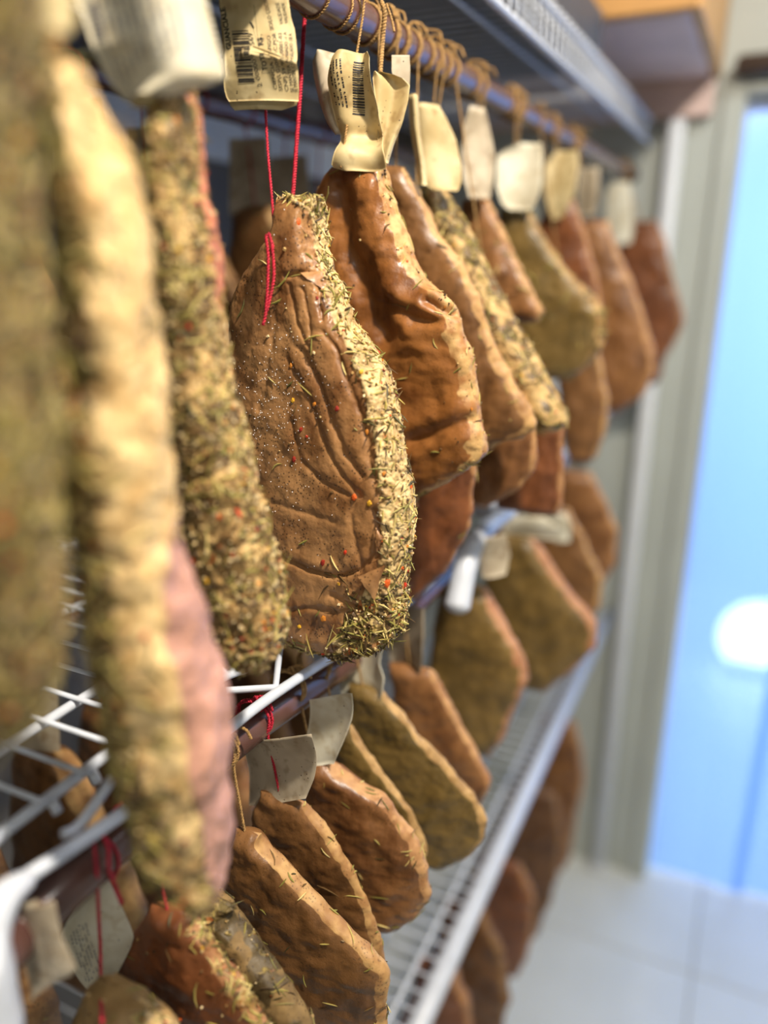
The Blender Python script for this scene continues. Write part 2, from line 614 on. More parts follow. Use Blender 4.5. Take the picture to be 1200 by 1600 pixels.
# lamp seen through the curtain, and a cyan bin below it
em = NT('lit_lamp_glass')
em.bsdf.inputs['Emission Color'].default_value = (0.95, 0.98, 1, 1)
em.bsdf.inputs['Emission Strength'].default_value = 14
M['lamp_glass'] = em.m
pl = hit_plane(np.array(1190.0), np.array(1000.0), np.array([0, 3.3, 0]), np.array([0, 1.0, 0]))
lam = thing('work_lamp', 'bright white work lamp glowing behind the blue curtain', 'lamp', (pl[0], 3.3, 0))
path = [(pl[0], 3.33, 0.02), (pl[0], 3.33, pl[2] - 0.175)]
build('stand', tube(smooth_path(path), 0.012), M['grey_metal'], lam, lam.location)
build('foot', bevel_box(pl[0] - 0.12, pl[0] + 0.12, 3.22, 3.42, 0.0, 0.025, 0.006), M['grey_metal'], lam, lam.location)
build('housing', tube(np.array([(pl[0], 3.306, pl[2]), (pl[0], 3.33, pl[2]), (pl[0], 3.37, pl[2])]), np.array([0.185, 0.18, 0.10]), 28), M['lamp_body'], lam, lam.location)
build('lamp_glass', tube(np.array([(pl[0], 3.295, pl[2]), (pl[0], 3.306, pl[2])]), 0.17, 28), M['lamp_glass'], lam, lam.location)

# ceiling lamps, the near one added for fill (their light is set at the top)
for (x, y, lab) in ((KEY_POS[0], KEY_POS[1], 'small round ceiling lamp above the middle of the aisle'), (0.55, -0.60, 'added round fill lamp above the near end of the aisle'), (0.40, 1.25, 'round ceiling lamp above the far end of the aisle')):
    cl = thing('ceiling_lamp', lab, 'lamp', (x, y, ZC), 'ceiling lamps')
    build('housing', tube([(x, y, ZC - 0.035), (x, y, ZC - 0.001)], 0.11, 24), M['lamp_body'], cl, cl.location)
    rim = [(x + 0.1 * math.cos(a), y + 0.1 * math.sin(a), ZC - 0.04) for a in np.linspace(0, 2 * math.pi, 25)]
    build('rim', tube(rim, 0.008, 8, False), M['grey_metal'], cl, cl.location)

# wooden box at the top of the far end
wb = thing('wooden_box', 'tan wooden box with mauve underside high above the far rack end', 'box', (-0.42, 1.64, 2.001))
o3 = (-0.42, 1.64, 2.001)
build('front_board', bevel_box(-0.70, -0.145, 1.372, 1.388, 2.004, 2.30, 0.003), M['wood'], wb, o3, False)
build('side_board', bevel_box(-0.160, -0.142, 1.388, 1.895, 2.004, 2.30, 0.003), M['wood'], wb, o3, False)
build('side_board', bevel_box(-0.718, -0.70, 1.372, 1.895, 2.004, 2.30, 0.003), M['wood'], wb, o3, False)
build('bottom_board', bevel_box(-0.70, -0.160, 1.388, 1.895, 2.001, 2.018, 0.003), M['wood_under'], wb, o3, False)
build('back_batten', bevel_box(-0.70, -0.150, 1.865, 1.897, 1.932, 2.001, 0.003), M['wood_under'], wb, o3, False)
build('lid', bevel_box(-0.722, -0.138, 1.366, 1.897, 2.30, 2.316, 0.003), M['wood'], wb, o3, False)

# pale batten on the wall behind the rack
struct(build('trim_2', bevel_box(RX0, RX0 + 0.02, -0.4, 1.88, 1.80, 1.86, 0.003), M['trim'], smooth=False))

# ------------------------------------------------------------------ shelves, rods, posts
Z = CAM[2]
YA, YB = 0.165, 1.86
XL = -0.26


def sag(y):
    return -0.030 * float(sstep(0.30, 0.60, y))


def wire_between(a, b, r, sides=8):
    return tube(np.array([a, b], float), r, sides)


def wire_shelf(label, zdeck, lip, ya, yb, kind):
    o = (XL, ya, zdeck)
    s = thing('wire_shelf', label, 'shelf', o, 'white wire shelves')
    xb = -0.74
    for x in (-0.29, -0.345, -0.46, -0.60, xb):
        if kind == 'truss':
            build('long_wire', tube(np.array([(x, y, zdeck + sag(y) * 0.8) for y in np.linspace(ya, yb, 24)]), 0.0031), M['white_wire'], s, o)
        else:
            build('long_wire', wire_between((x, ya, zdeck), (x, yb, zdeck), 0.0031), M['white_wire'], s, o)
    # cross wires, one inch apart
    if kind == 'lip':
        pth = smooth_path([(xb, 0, 0.0045), (-0.3, 0, 0.0045), (XL - 0.004, 0, 0.0045), (XL, 0, 0.0), (XL, 0, -lip)], 4)
    else:
        pth = np.array([(xb, 0, 0.0045), (-0.5, 0, 0.0045), (-0.284, 0, 0.0045)])
    me = mesh_quads('cross_wire', *tube(pth - np.array([XL, 0, 0]), 0.0016, 6))
    me.materials.append(M['white_wire'])
    n = int((yb - ya - 0.02) / 0.0254)
    y0 = 0.213 if kind == 'truss' else ya + 0.012
    for k in range(n):
        y = y0 + k * 0.0254
        if y < yb - 0.004:
            link('cross_wire', me, None, s, (0, y - ya, sag(y) * 0.8 if kind == 'truss' else 0))
    return s, o


# upper shelf
s1, o1 = wire_shelf('topmost white wire shelf, seen from below above the near rod', Z + 0.262, 0.042, -0.2, 1.82, 'lip')
build('front_rail', wire_between((XL, -0.2, Z + 0.262), (XL, 1.82, Z + 0.262), 0.0042), M['white_wire'], s1, o1)
build('front_rail', wire_between((XL, -0.2, Z + 0.220), (XL, 1.82, Z + 0.220), 0.0042), M['white_wire'], s1, o1)
# middle shelf with its truss lip
ZM = Z - 0.257
s2, o2 = wire_shelf('middle white wire shelf with bent wire lip, under the herb-covered strips', ZM, 0, YA, 1.82, 'truss')
ZR = Z - 0.272
rail = smooth_path([(XL + 0.002, 0.158, ZR + 0.006), (XL, 0.170, ZR + 0.0125), (XL, 0.185, ZR + 0.0115), (XL, 0.205, ZR + 0.008), (XL, 0.25, ZR + 0.002)] + [(XL, y, ZR + sag(y)) for y in (0.30, 0.36, 0.42, 0.48, 0.54, 0.60, 0.8, 1.2, 1.82)], 6)
build('front_rail', tube(rail, 0.0036, 10), M['white_wire'], s2, o2)
hook = at_x(np.array([176., 150, 128, 113, 99]), np.array([1216., 1254, 1284, 1298, 1303]), -0.268)
build('hook_wire', tube(smooth_path(hook), 0.0027, 10), M['white_wire'], s2, o2)
hk2 = at_x(np.array([318., 350, 370, 383]), np.array([1075., 1058, 1050, 1046]), -0.285)
build('hook_wire', tube(smooth_path(hk2), 0.003, 10), M['white_wire'], s2, o2)
for k in range(9):
    y = 0.385 + k * 0.17
    zz_ = [(-0.30, y - 0.045, ZM - 0.004 + sag(y) * 0.8), (XL - 0.004, y, ZR + 0.001 + sag(y)), (-0.29, y + 0.05, ZM + sag(y) * 0.8)]
    build('truss_wire', tube(np.array(zz_), 0.0026, 8), M['white_wire'], s2, o2)
for (px_, py_) in ((83, 1262), (145, 1216)):
    q = at_x(np.array(float(px_)), np.array(float(py_)), -0.287)
    build('weld_stub', tube(np.array([q + [0.0, 0, 0.004], q + [0.003, 0, -0.002]]), 0.0028, 8), M['white_wire'], s2, o2)
# lower shelf
ZLW = Z - 0.862
s3, o3b = wire_shelf('lowest white wire shelf with a thick white front tube, running to the far wall', ZLW, 0.0, 0.2, 1.88, 'lip')
build('front_tube', wire_between((XL + 0.004, 0.2, ZLW - 0.004), (XL + 0.004, 1.88, ZLW - 0.004), 0.0135, 16), M['white_wire'], s3, o3b)

for (ya_, yb_, lab) in ((-0.18, 1.34, 'dark grey plastic tray on the topmost shelf, lengthened to shade the rack'),):  # unseen near end is added to block light from above
    zt = Z + 0.262 + 0.0062
    ty = thing('plastic_tray', lab, 'tray', (-0.5, (ya_ + yb_) / 2, zt))
    build('base', bevel_box(-0.73, -0.275, ya_, yb_, zt, zt + 0.008, 0.002), M['tray'], ty, ty.location, False)
    for (a_, b_, c_, d_) in ((-0.73, -0.724, ya_, yb_), (-0.281, -0.275, ya_, yb_), (-0.724, -0.281, ya_, ya_ + 0.006), (-0.724, -0.281, yb_ - 0.006, yb_)):
        build('side', bevel_box(a_, b_, c_, d_, zt + 0.006, zt + 0.075, 0.001), M['tray'], ty, ty.location, False)

RODX, RODZ = -0.29, Z + 0.160


def rod(label, x, z, ya, yb, r=0.0125, sg=0.0):
    o = (x, ya, z)
    s = thing('hanging_rod', label, 'rod', o, 'brown hanging rods')
    build('tube', tube(np.array([(x, y, z + sg * sag(y)) for y in np.linspace(ya, yb, 24)]), r, 20), M['rod'], s, o)
    build('end_cap', tube(np.array([(x, yb - 0.002, z + sg * sag(yb)), (x, yb + 0.02, z + sg * sag(yb))]), r + 0.006, 16), M['dark'], s, o)
    build('end_cap', tube(np.array([(x, ya + 0.01, z), (x, ya - 0.006, z)]), r + 0.002, 16), M['rod'], s, o)
    return s


rod('glossy brown rod with twine loops at the top, carrying the upper front row', RODX, RODZ, -0.2, 1.79)
rod('brown rod just below the middle shelf rail, carrying the lower row', -0.276, Z - 0.298, YA + 0.004, 1.80, sg=1.0)
rod('shadowed brown rod deep in the rack behind the herb strips', -0.55, Z + 0.150, -0.1, 1.79)
rod('shadowed brown rod deep in the rack under the middle shelf', -0.52, Z - 0.298, 0.1, 1.79)
rod('brown rod under the lowest shelf', -0.275, ZLW - 0.035, 0.25, 1.80)

# near post and far posts
ps = thing('rack_post', 'white post at the lower left corner holding the middle shelf', 'post', (XL, YA - 0.02, 0))
post_top = Z - 0.262
PY = 0.151
build('pole', tube(np.array([(XL + 0.002, PY, 0.0), (XL + 0.002, PY, 0.6), (XL + 0.002, PY, ZR + 0.012)]), 0.0120, 20), M['white_wire'], ps, ps.location)
build('bracket', tube(smooth_path([(XL + 0.002, PY, ZR - 0.045), (XL + 0.002, PY, ZR - 0.02), (XL + 0.002, PY + 0.004, ZR + 0.002), (XL + 0.001, PY + 0.016, ZR + 0.012), (XL, PY + 0.03, ZR + 0.011)], 6), np.concatenate([np.full(8, 0.0130), np.linspace(0.0128, 0.0045, 17)]), 14), M['white_wire'], ps, ps.location)
build('collar', tube(smooth_path([(-0.272, PY, ZM - 0.012), (-0.280, PY + 0.004, ZM), (-0.288, PY + 0.014, ZM), (-0.29, PY + 0.04, ZM)], 6), np.linspace(0.009, 0.0034, 19), 12), M['white_wire'], ps, ps.location)
ps2 = thing('rack_post', 'white post at the far end of the rack against the far wall', 'post', (-0.215, 1.872, 0))
build('pole', bevel_box(-0.232, -0.198, 1.856, 1.888, 0.0, 1.93, 0.006), M['trim'], ps2, ps2.location)
build('foot', bevel_box(-0.24, -0.19, 1.85, 1.895, 0.0, 0.02, 0.004), M['trim'], ps2, ps2.location)
jb = thing('shelf_bracket', 'white bent plastic bracket hanging off the middle shelf behind the dark red piece', 'bracket', at_x(np.array(735.), np.array(850.), -0.235))
pb = at_x(np.array([795., 765, 742, 728, 718, 712]), np.array([800., 822, 848, 885, 930, 958]), -0.235)
build('arm', tube(smooth_path(pb), np.concatenate([np.linspace(0.0085, 0.0130, len(smooth_path(pb)) - 4), [0.0128, 0.0115, 0.009, 0.004]]), 12), M['white_wire'], jb, jb.location)
build('clip', bevel_box(pb[0][0] - 0.04, pb[0][0] + 0.006, pb[0][1] - 0.015, pb[0][1] + 0.015, pb[0][2] - 0.008, pb[0][2] + 0.008, 0.003), M['white_wire'], jb, jb.location)

# ------------------------------------------------------------------ cured meat
ce, se = None, None


def section(n, p, asp):
    """unit superellipse (cos, sin) evenly spaced for a slab of the given width/thickness ratio"""
    th = np.linspace(0, 2 * math.pi, 2001)
    c = np.sign(np.cos(th)) * np.abs(np.cos(th)) ** (2 / p)
    s = np.sign(np.sin(th)) * np.abs(np.sin(th)) ** (2 / p)
    L = np.concatenate([[0], np.cumsum(np.hypot(np.diff(c) * asp, np.diff(s)))])
    q = np.linspace(0, L[-1], n, endpoint=False)
    t_ = np.interp(q, L, th)
    c = np.sign(np.cos(t_)) * np.abs(np.cos(t_)) ** (2 / p)
    s = np.sign(np.sin(t_)) * np.abs(np.sin(t_)) ** (2 / p)
    return c, s


def loft(Zs, cu, a, b, A, u, n, cs, sn):
    Q = A[None, None, :2] + (cu[:, None] + a[:, None] * cs[None, :])[..., None] * u[:2] + (b[:, None] * sn[None, :])[..., None] * n[:2]
    return np.concatenate([Q, np.broadcast_to(Zs[:, None, None], Q.shape[:2] + (1,))], -1)


PAL_NEEDLE = np.array([srgb(176, 158, 84), srgb(140, 132, 62), srgb(112, 102, 48), srgb(76, 70, 34), srgb(206, 184, 116), srgb(112, 84, 44), srgb(80, 60, 34)])
PAL_FLAKE = np.array([srgb(214, 92, 26), srgb(198, 54, 22), srgb(222, 168, 40), srgb(206, 128, 40), srgb(150, 40, 24)])
PAL_CRUMB = np.array([srgb(216, 186, 128), srgb(186, 150, 92), srgb(146, 112, 64), srgb(228, 204, 156), srgb(112, 84, 48), srgb(78, 60, 34)])


def scatter(P, faces_grid, w_vert, N, r):
    """P (nv,nu,3) grid closed in u; returns points and normals sampled by weight*area"""
    nv, nu = P.shape[:2]
    Pn = np.roll(P, -1, axis=1)
    a, b_, c, d = P[:-1], Pn[:-1], Pn[1:], P[1:]
    nr = np.cross(b_ - a, d - a)
    ar = np.linalg.norm(nr, axis=-1)
    w = 0.5 * (w_vert[:-1] + w_vert[1:]) * ar
    w = np.clip(w, 0, None).ravel()
    w = w / w.sum()
    idx = r.choice(len(w), N, p=w)
    i, j = idx // nu, idx % nu
    s, t_ = r.random(N)[:, None], r.random(N)[:, None]
    X = (a[i, j] * (1 - s) + b_[i, j] * s) * (1 - t_) + (d[i, j] * (1 - s) + c[i, j] * s) * t_
    nn = nr[i, j] / (ar[i, j][:, None] + 1e-15)
    return X, nn


def herb_mesh(P, out_sign, w, n_needle, n_flake, n_crumb, scale, r, spread=0.0):
    Vs, Fs, Cs, off = [], [], [], 0
    if n_needle:
        X, nn = scatter(P, None, w, n_needle, r)
        nn = nn * out_sign
        rv = r.normal(size=X.shape)
        tt = np.cross(nn, rv)
        tt /= np.linalg.norm(tt, axis=1)[:, None]
        tt = tt + nn * r.normal(0, 0.08 + spread, (n_needle, 1))
        tt /= np.linalg.norm(tt, axis=1)[:, None]
        bb = np.cross(nn, tt)
        bb /= np.linalg.norm(bb, axis=1)[:, None]
        Ln = (r.gamma(6, 1 / 6, n_needle) * 0.0095 * scale)[:, None]
        rad = (r.uniform(0.00035, 0.0007, n_needle) * scale)[:, None]
        bend = r.normal(0, 0.07, (n_needle, 1)) * Ln
        base = X + nn * (rad * 0.6 + 0.0001)
        cols = PAL_NEEDLE[r.choice(len(PAL_NEEDLE), n_needle, p=[.27, .2, .1, .06, .2, .11, .06])] * r.uniform(0.75, 1.2, (n_needle, 1))
        rings = []
        for s, k in ((-0.5, 0.35), (-0.17, 1.0), (0.17, 1.0), (0.5, 0.3)):
            c = base + tt * Ln * s + bb * bend * (1 - 4 * s * s)
            for (ca, sa) in ((1, 0), (0, 0.75), (-1, 0), (0, -0.75)):
                rings.append(c + bb * rad * k * ca + nn * rad * k * sa)
        V = np.stack(rings, 1)
        F0 = []
        for q in range(3):
            for m in range(4):
                F0.append([q * 4 + m, q * 4 + (m + 1) % 4, (q + 1) * 4 + (m + 1) % 4, (q + 1) * 4 + m])
        F0 += [[3, 2, 1, 0], [12, 13, 14, 15]]
        F = np.array(F0)[None] + (np.arange(n_needle) * 16)[:, None, None]
        Vs.append(V.reshape(-1, 3))
        Fs.append(F.reshape(-1, 4))
        Cs.append(np.repeat(cols, 16, 0))
        off += n_needle * 16
    for (cnt, pal, lo, hi, flat) in ((n_flake, PAL_FLAKE, 0.0009, 0.0019, 0.3), (n_crumb, PAL_CRUMB, 0.0005, 0.0013, 0.8)):
        if not cnt:
            continue
        X, nn = scatter(P, None, w, cnt, r)
        nn = nn * out_sign
        tt = np.cross(nn, r.normal(size=X.shape))
        tt /= np.linalg.norm(tt, axis=1)[:, None]
        bb = np.cross(nn, tt)
        sz = (r.uniform(lo, hi, cnt) * scale)[:, None]
        # squashed cube with jittered corners
        vv = []
        for sz_ in (-1, 1):
            for (ca, sa) in ((1, 0.3), (-0.2, 1), (-1, -0.3), (0.2, -1)):
                jit = r.uniform(0.6, 1.15, (cnt, 1))
                vv.append(X + (tt * ca + bb * sa) * sz * jit * (0.95 if sz_ < 0 else 0.75) + nn * sz * flat * (sz_ * 0.8 + 0.5))
        V = np.stack(vv, 1)
        F0 = np.array([[3, 2, 1, 0], [4, 5, 6, 7], [0, 1, 5, 4], [1, 2, 6, 5], [2, 3, 7, 6], [3, 0, 4, 7]])
        F = F0[None] + (np.arange(cnt) * 8)[:, None, None] + off
        cols = pal[r.integers(0, len(pal), cnt)] * r.uniform(0.75, 1.15, (cnt, 1))
        Vs.append(V.reshape(-1, 3))
        Fs.append(F.reshape(-1, 4))
        Cs.append(np.repeat(cols, 8, 0))
        off += cnt * 8
    return np.vstack(Vs), np.vstack(Fs), np.vstack(Cs)


def polydist(px, py, line):
    d = np.full(px.shape, 1e9)
    L = np.array(line, float)
    for a, b in zip(L[:-1], L[1:]):
        ab = b - a
        s = np.clip(((px - a[0]) * ab[0] + (py - a[1]) * ab[1]) / (ab @ ab), 0, 1)
        d = np.minimum(d, np.hypot(px - a[0] - s * ab[0], py - a[1] - s * ab[1]))
    return d


MEATS = {}


def meat(label, rows, xa=-0.272, Y=None, psi=-6, T=0.035, p=3.6, mat='brown', res=(64, 110), lump=0.0020, fine=0.0004,
         fat='edge', needles=0, flakes=0, crumbs=0, herbw=None, seed=0, scale=1.0, group='upper row of cured meat', key=None, extra=None, wrinkle=0.0, spread=0.0, name='cured_pork_jowl', tfun=None, fatw=(0.80, 0.95), thin=1.0, turn=0.0, tilt=0.0, hcol=1.0):
    T, psi = T * thin, psi + turn
    rows = np.array(rows, float)
    py, l, rr = rows[:, 0], rows[:, 1], rows[:, 2]
    ps_ = R(psi)
    u = np.array([math.cos(ps_), math.sin(ps_), 0])
    n = np.array([math.sin(ps_), -math.cos(ps_), 0])      # towards the viewer
    a0 = at_x(np.array((l[0] + rr[0]) / 2), np.array(py[0]), xa)
    A = np.array([xa, a0[1] if Y is None else Y, 0.0])
    Z0 = float(a0[2])
    A0 = np.array([A[0], A[1], Z0])
    nt_ = n + np.array([0, 0, tilt])
    nu, nv = res
    # smooth dense outline
    pd = np.linspace(py[0], py[-1], 400)
    k = np.hanning(15)
    k /= k.sum()
    Ld = np.interp(pd, py, l)
    Rd = np.interp(pd, py, rr)
    pad = lambda q: np.convolve(np.concatenate([q[0] + (q[0] - q[1:8][::-1]), q, q[-1] + (q[-1] - q[-8:-1][::-1])]), k, 'valid')
    Ld, Rd = pad(Ld), pad(Rd)
    s = np.linspace(0, 1, nv)
    s = 0.5 - 0.5 * np.cos(math.pi * s) * (0.35 + 0.65 * 1) if False else s
    pr = py[0] + (py[-1] - py[0]) * s
    Lr, Rr = np.interp(pr, pd, Ld), np.interp(pr, pd, Rd)
    mid = hit_plane((Lr + Rr) / 2, pr, A0, nt_)
    Zs = mid[:, 2]
    PL, PR = hit_plane(Lr, pr, A0, nt_), hit_plane(Rr, pr, A0, nt_)
    uL, uR = (PL - A) @ u, (PR - A) @ u
    h = np.minimum(Zs[0] - Zs, Zs - Zs[-1])
    cap = T * 0.5
    q = np.clip(h / cap, 0, 1)
    tau = np.sqrt(np.clip(1 - (1 - q) ** 2, 0.04, 1))
    b = 0.5 * T * tau
    if tfun is not None:
        b = b * tfun(s)
    cs, sn = section(nu, p, float(np.mean(uR - uL)) / T)
    for it in range(6):
        cu, a = 0.5 * (uL + uR), np.maximum(0.5 * (uR - uL), 0.004)
        Q = loft(Zs, cu, a, b, A, u, n, cs, sn) + (tilt * (Z0 - Zs))[:, None, None] * n
        qx, qy = project(Q.reshape(-1, 3))
        qx, qy = qx.reshape(nv, nu), qy.reshape(nv, nu)
        kl, kr = qx.argmin(1), qx.argmax(1)
        ii = np.arange(nv)
        tl = np.interp(qy[ii, kl], pd, Ld)
        tr_ = np.interp(qy[ii, kr], pd, Rd)
        sc_ = np.median((uR - uL) / np.maximum(Rr - Lr, 5))
        uL = uL + 0.7 * (tl - qx[ii, kl]) * sc_
        uR = uR + 0.7 * (tr_ - qx[ii, kr]) * sc_
        kk = np.hanning(7)
        kk /= kk.sum()
        uL = np.convolve(np.pad(uL, 3, mode='edge'), kk, 'valid')
        uR = np.convolve(np.pad(uR, 3, mode='edge'), kk, 'valid')
        bad = uR - uL < 0.01
        c_ = 0.5 * (uL + uR)
        uL = np.where(bad, c_ - 0.005, uL)
        uR = np.where(bad, c_ + 0.005, uR)
    cu, a = 0.5 * (uL + uR), 0.5 * (uR - uL)
    Q = loft(Zs, cu, a, b, A, u, n, cs, sn) + (tilt * (Z0 - Zs))[:, None, None] * n
    C2, S2 = np.broadcast_to(cs, (nv, nu)), np.broadcast_to(sn, (nv, nu))
    W = np.broadcast_to(s[:, None], (nv, nu))
    # outward normals of the plain shape
    du = np.roll(Q, -1, 1) - np.roll(Q, 1, 1)
    dv = np.gradient(Q, axis=0)
    N = np.cross(du, dv)
    N /= np.linalg.norm(N, axis=-1)[..., None] + 1e-12
    ctr = Q.mean(1, keepdims=True)
    if np.sum((Q - ctr) * N) < 0:
        N = -N
    sd = seed * 31 + 5
    disp = lump * fbm(Q * 38, sd, 3) * 1.3 + fine * fbm(Q * 240, sd + 3, 3)
    fm = sstep(fatw[0], fatw[1], C2 + 0.10 * fbm(Q * 70, sd + 9, 2))
    if fat == 'none':
        fm = fm * 0
    if wrinkle:
        q3 = Q * np.array([95, 95, 24.0])
        rdg = 1 - np.abs(fbm(q3, sd + 21, 3)) * 2.2
        disp = disp - wrinkle * np.clip(rdg, 0, 1) ** 4 * (1 - fm)
    disp = disp + fm * 0.0012 * fbm(Q * 150, sd + 4, 3)
    att = dict(fat=fm, herb=np.zeros_like(fm), pink=np.zeros_like(fm), w=None)
    qx, qy = project(Q.reshape(-1, 3))
    qx, qy = qx.reshape(nv, nu), qy.reshape(nv, nu)
    if extra is not None:
        disp = extra(disp, Q, qx, qy, C2, S2, W, att)
    Q = Q + N * disp[..., None]
    # closing poles
    top, bot = Q[0].mean(0), Q[-1].mean(0)
    base = np.array([Q[:, :, 0].mean(), Q[:, :, 1].mean(), Zs.min()])
    root = thing(name, label, 'cured meat', base, group)
    i, j = np.meshgrid(np.arange(nv - 1), np.arange(nu), indexing='ij')
    j2 = (j + 1) % nu
    F = np.stack([i * nu + j, (i + 1) * nu + j, (i + 1) * nu + j2, i * nu + j2], -1).reshape(-1, 4)
    Vv = np.vstack([Q.reshape(-1, 3), top[None] + [0, 0, 0.0006], bot[None] - [0, 0, 0.0006]])
    nt = nv * nu
    jj = np.arange(0, nu - 1, 2)
    capf = [[nt, x, x + 1, (x + 2) % nu] for x in jj]
    capb = [[nt + 1, (nv - 1) * nu + (x + 2) % nu, (nv - 1) * nu + x + 1, (nv - 1) * nu + x] for x in jj]
    F = np.vstack([F, capf, capb])
    me = mesh_quads('meat', Vv - base, F)
    ext = lambda q_: np.concatenate([q_.ravel(), [q_[0].mean(), q_[-1].mean()]])
    wv = att['w'] if att['w'] is not None else (herbw(C2, S2, W, Q) if herbw is not None else fm + 0.03)
    add_attr(me, 'fat', ext(att['fat']))
    add_attr(me, 'herb', ext(att['herb']))
    add_attr(me, 'pink', ext(att['pink']))
    body = link('meat', me, M[mat], root)
    r = np.random.default_rng(seed + 100)
    osign = 1.0
    test = np.cross((np.roll(Q, -1, 1) - Q)[nv // 2, nu // 4], (Q[nv // 2 + 1] - Q[nv // 2])[nu // 4])
    if test @ N[nv // 2, nu // 4] < 0:
        osign = -1.0
    if needles or flakes or crumbs:
        HV, HF, HC = herb_mesh(Q, osign, wv, needles, flakes, crumbs, scale, r, spread)
        hm = mesh_quads('herb_crust', HV - base, HF, smooth=False)
        add_color(hm, HC * hcol)
        ho = link('herb_crust', hm, M['herb'], root)
        ho['kind'] = 'stuff'
        ho['label'] = 'dried rosemary needles, pepper and chilli crumbs'
    info = dict(root=root, base=base, A=A, u=u, n=n, Q=Q, N=N, top=Q[0].mean(0), qx=qx, qy=qy, C=C2, S=S2)
    if key:
        MEATS[key] = info
    return info


def twine(info, pts, col='jute', r=0.0009, twist=True, label=None):
    path = smooth_path(pts)
    V, F = twisted(path, r) if twist else tube(path, r, 6)
    o = build('twine', (V, F), M['red_twine' if col == 'red' else 'jute'], info['root'], info['base'])
    if label:
        o['label'] = label
    return o


def rod_loop(info, x, y, z, r=0.0125, col='jute', tr=0.0009, n=1, tail=True):
    parts = []
    for k in range(n):
        yy = y + (k - (n - 1) / 2) * 0.0028
        pts = [(x + (r + tr) * math.cos(a), yy + 0.0012 * math.sin(2 * a + k), z + (r + tr) * math.sin(a)) for a in np.linspace(0, 2 * math.pi, 20)]
        parts.append(twisted(np.array(pts), tr))
    if tail:
        rr = np.random.default_rng(int(abs(y) * 1e4))
        for k in range(2):
            e = rr.normal(0, 0.006, 3)
            pts = [(x, y, z + r + tr), (x + e[0] * 0.4 + 0.004, y + e[1] * 0.6, z + r + 0.006), (x + abs(e[0]) + 0.006, y + e[1], z + r + 0.004), (x + abs(e[0]) + 0.009, y + e[1] * 1.3, z + r - 0.003)]
            parts.append(twisted(smooth_path(pts), tr))
    return build('twine_loop', merge(parts), M['red_twine' if col == 'red' else 'jute'], info['root'], info['base'])

# ------------------------------------------------------------------ paper tags


def sheet(info, rows, psi=18, off=0.0, push=0.0, bulge=None, mat='paper', res=(22, 26), name='paper_tag', label=None, anchor=None, parent=None):
    rows = np.array(rows, float)
    A = np.array(info['A'] if anchor is None else anchor, float)
    ps_ = R(psi)
    n = np.array([math.sin(ps_), -math.cos(ps_), 0])
    A = A + n * push
    f = bulge or (lambda u_, v_: 0 * u_)

    def where(px, py, eps=0.0):
        v = (py - rows[0, 0]) / (rows[-1, 0] - rows[0, 0])
        l = np.interp(py, rows[:, 0], rows[:, 1])
        r_ = np.interp(py, rows[:, 0], rows[:, 2])
        u_ = (px - l) / np.maximum(r_ - l, 1)
        return hit_plane(px, py, A, n) + (f(u_, v) + eps)[..., None] * n
    nu, nv = res
    v = np.linspace(0, 1, nv)
    pyv = rows[0, 0] + v * (rows[-1, 0] - rows[0, 0])
    l = np.interp(pyv, rows[:, 0], rows[:, 1])
    r_ = np.interp(pyv, rows[:, 0], rows[:, 2])
    U = np.linspace(0, 1, nu)
    PX = l[:, None] + (r_ - l)[:, None] * U[None]
    PY = np.broadcast_to(pyv[:, None], PX.shape)
    front = where(PX, PY)
    back = front - n * 0.00035
    V = np.vstack([front.reshape(-1, 3), back.reshape(-1, 3)])
    m = nu * nv
    F = []
    for a in range(nv - 1):
        for b in range(nu - 1):
            q = [a * nu + b, (a + 1) * nu + b, (a + 1) * nu + b + 1, a * nu + b + 1]
            F.append(q)
            F.append([x + m for x in q][::-1])
    for a in range(nv - 1):
        for b in (0, nu - 1):
            F.append([a * nu + b, (a + 1) * nu + b, (a + 1) * nu + b + m, a * nu + b + m])
    for b in range(nu - 1):
        for a in (0, nv - 1):
            F.append([a * nu + b, a * nu + b + 1, a * nu + b + 1 + m, a * nu + b + m])
    o = build(name, (V, np.array(F)), M[mat], parent or info['root'], info['base'])
    if label:
        o['label'] = label
    o_where[o.name] = where
    return o, where


o_where = {}


def ink_quads(name, quads, where, info, parent, mat='ink', eps=0.00025, sub=4):
    """quads: list of 4 pixel corners, laid on the tag"""
    Vs, Fs, k = [], [], 0
    for q in quads:
        q = np.array(q, float)
        g = []
        for a in np.linspace(0, 1, sub):
            for b in (0, 1):
                top = q[0] * (1 - a) + q[1] * a
                bot = q[3] * (1 - a) + q[2] * a
                g.append(top * (1 - b) + bot * b)
        g = np.array(g)
        Vs.append(where(g[:, 0], g[:, 1], eps * np.ones(len(g))))
        for a in range(sub - 1):
            Fs.append([k + a * 2, k + a * 2 + 1, k + a * 2 + 3, k + a * 2 + 2])
        k += sub * 2
    o = build(name, (np.vstack(Vs), np.array(Fs)), M[mat], parent, info['base'], smooth=False)
    return o


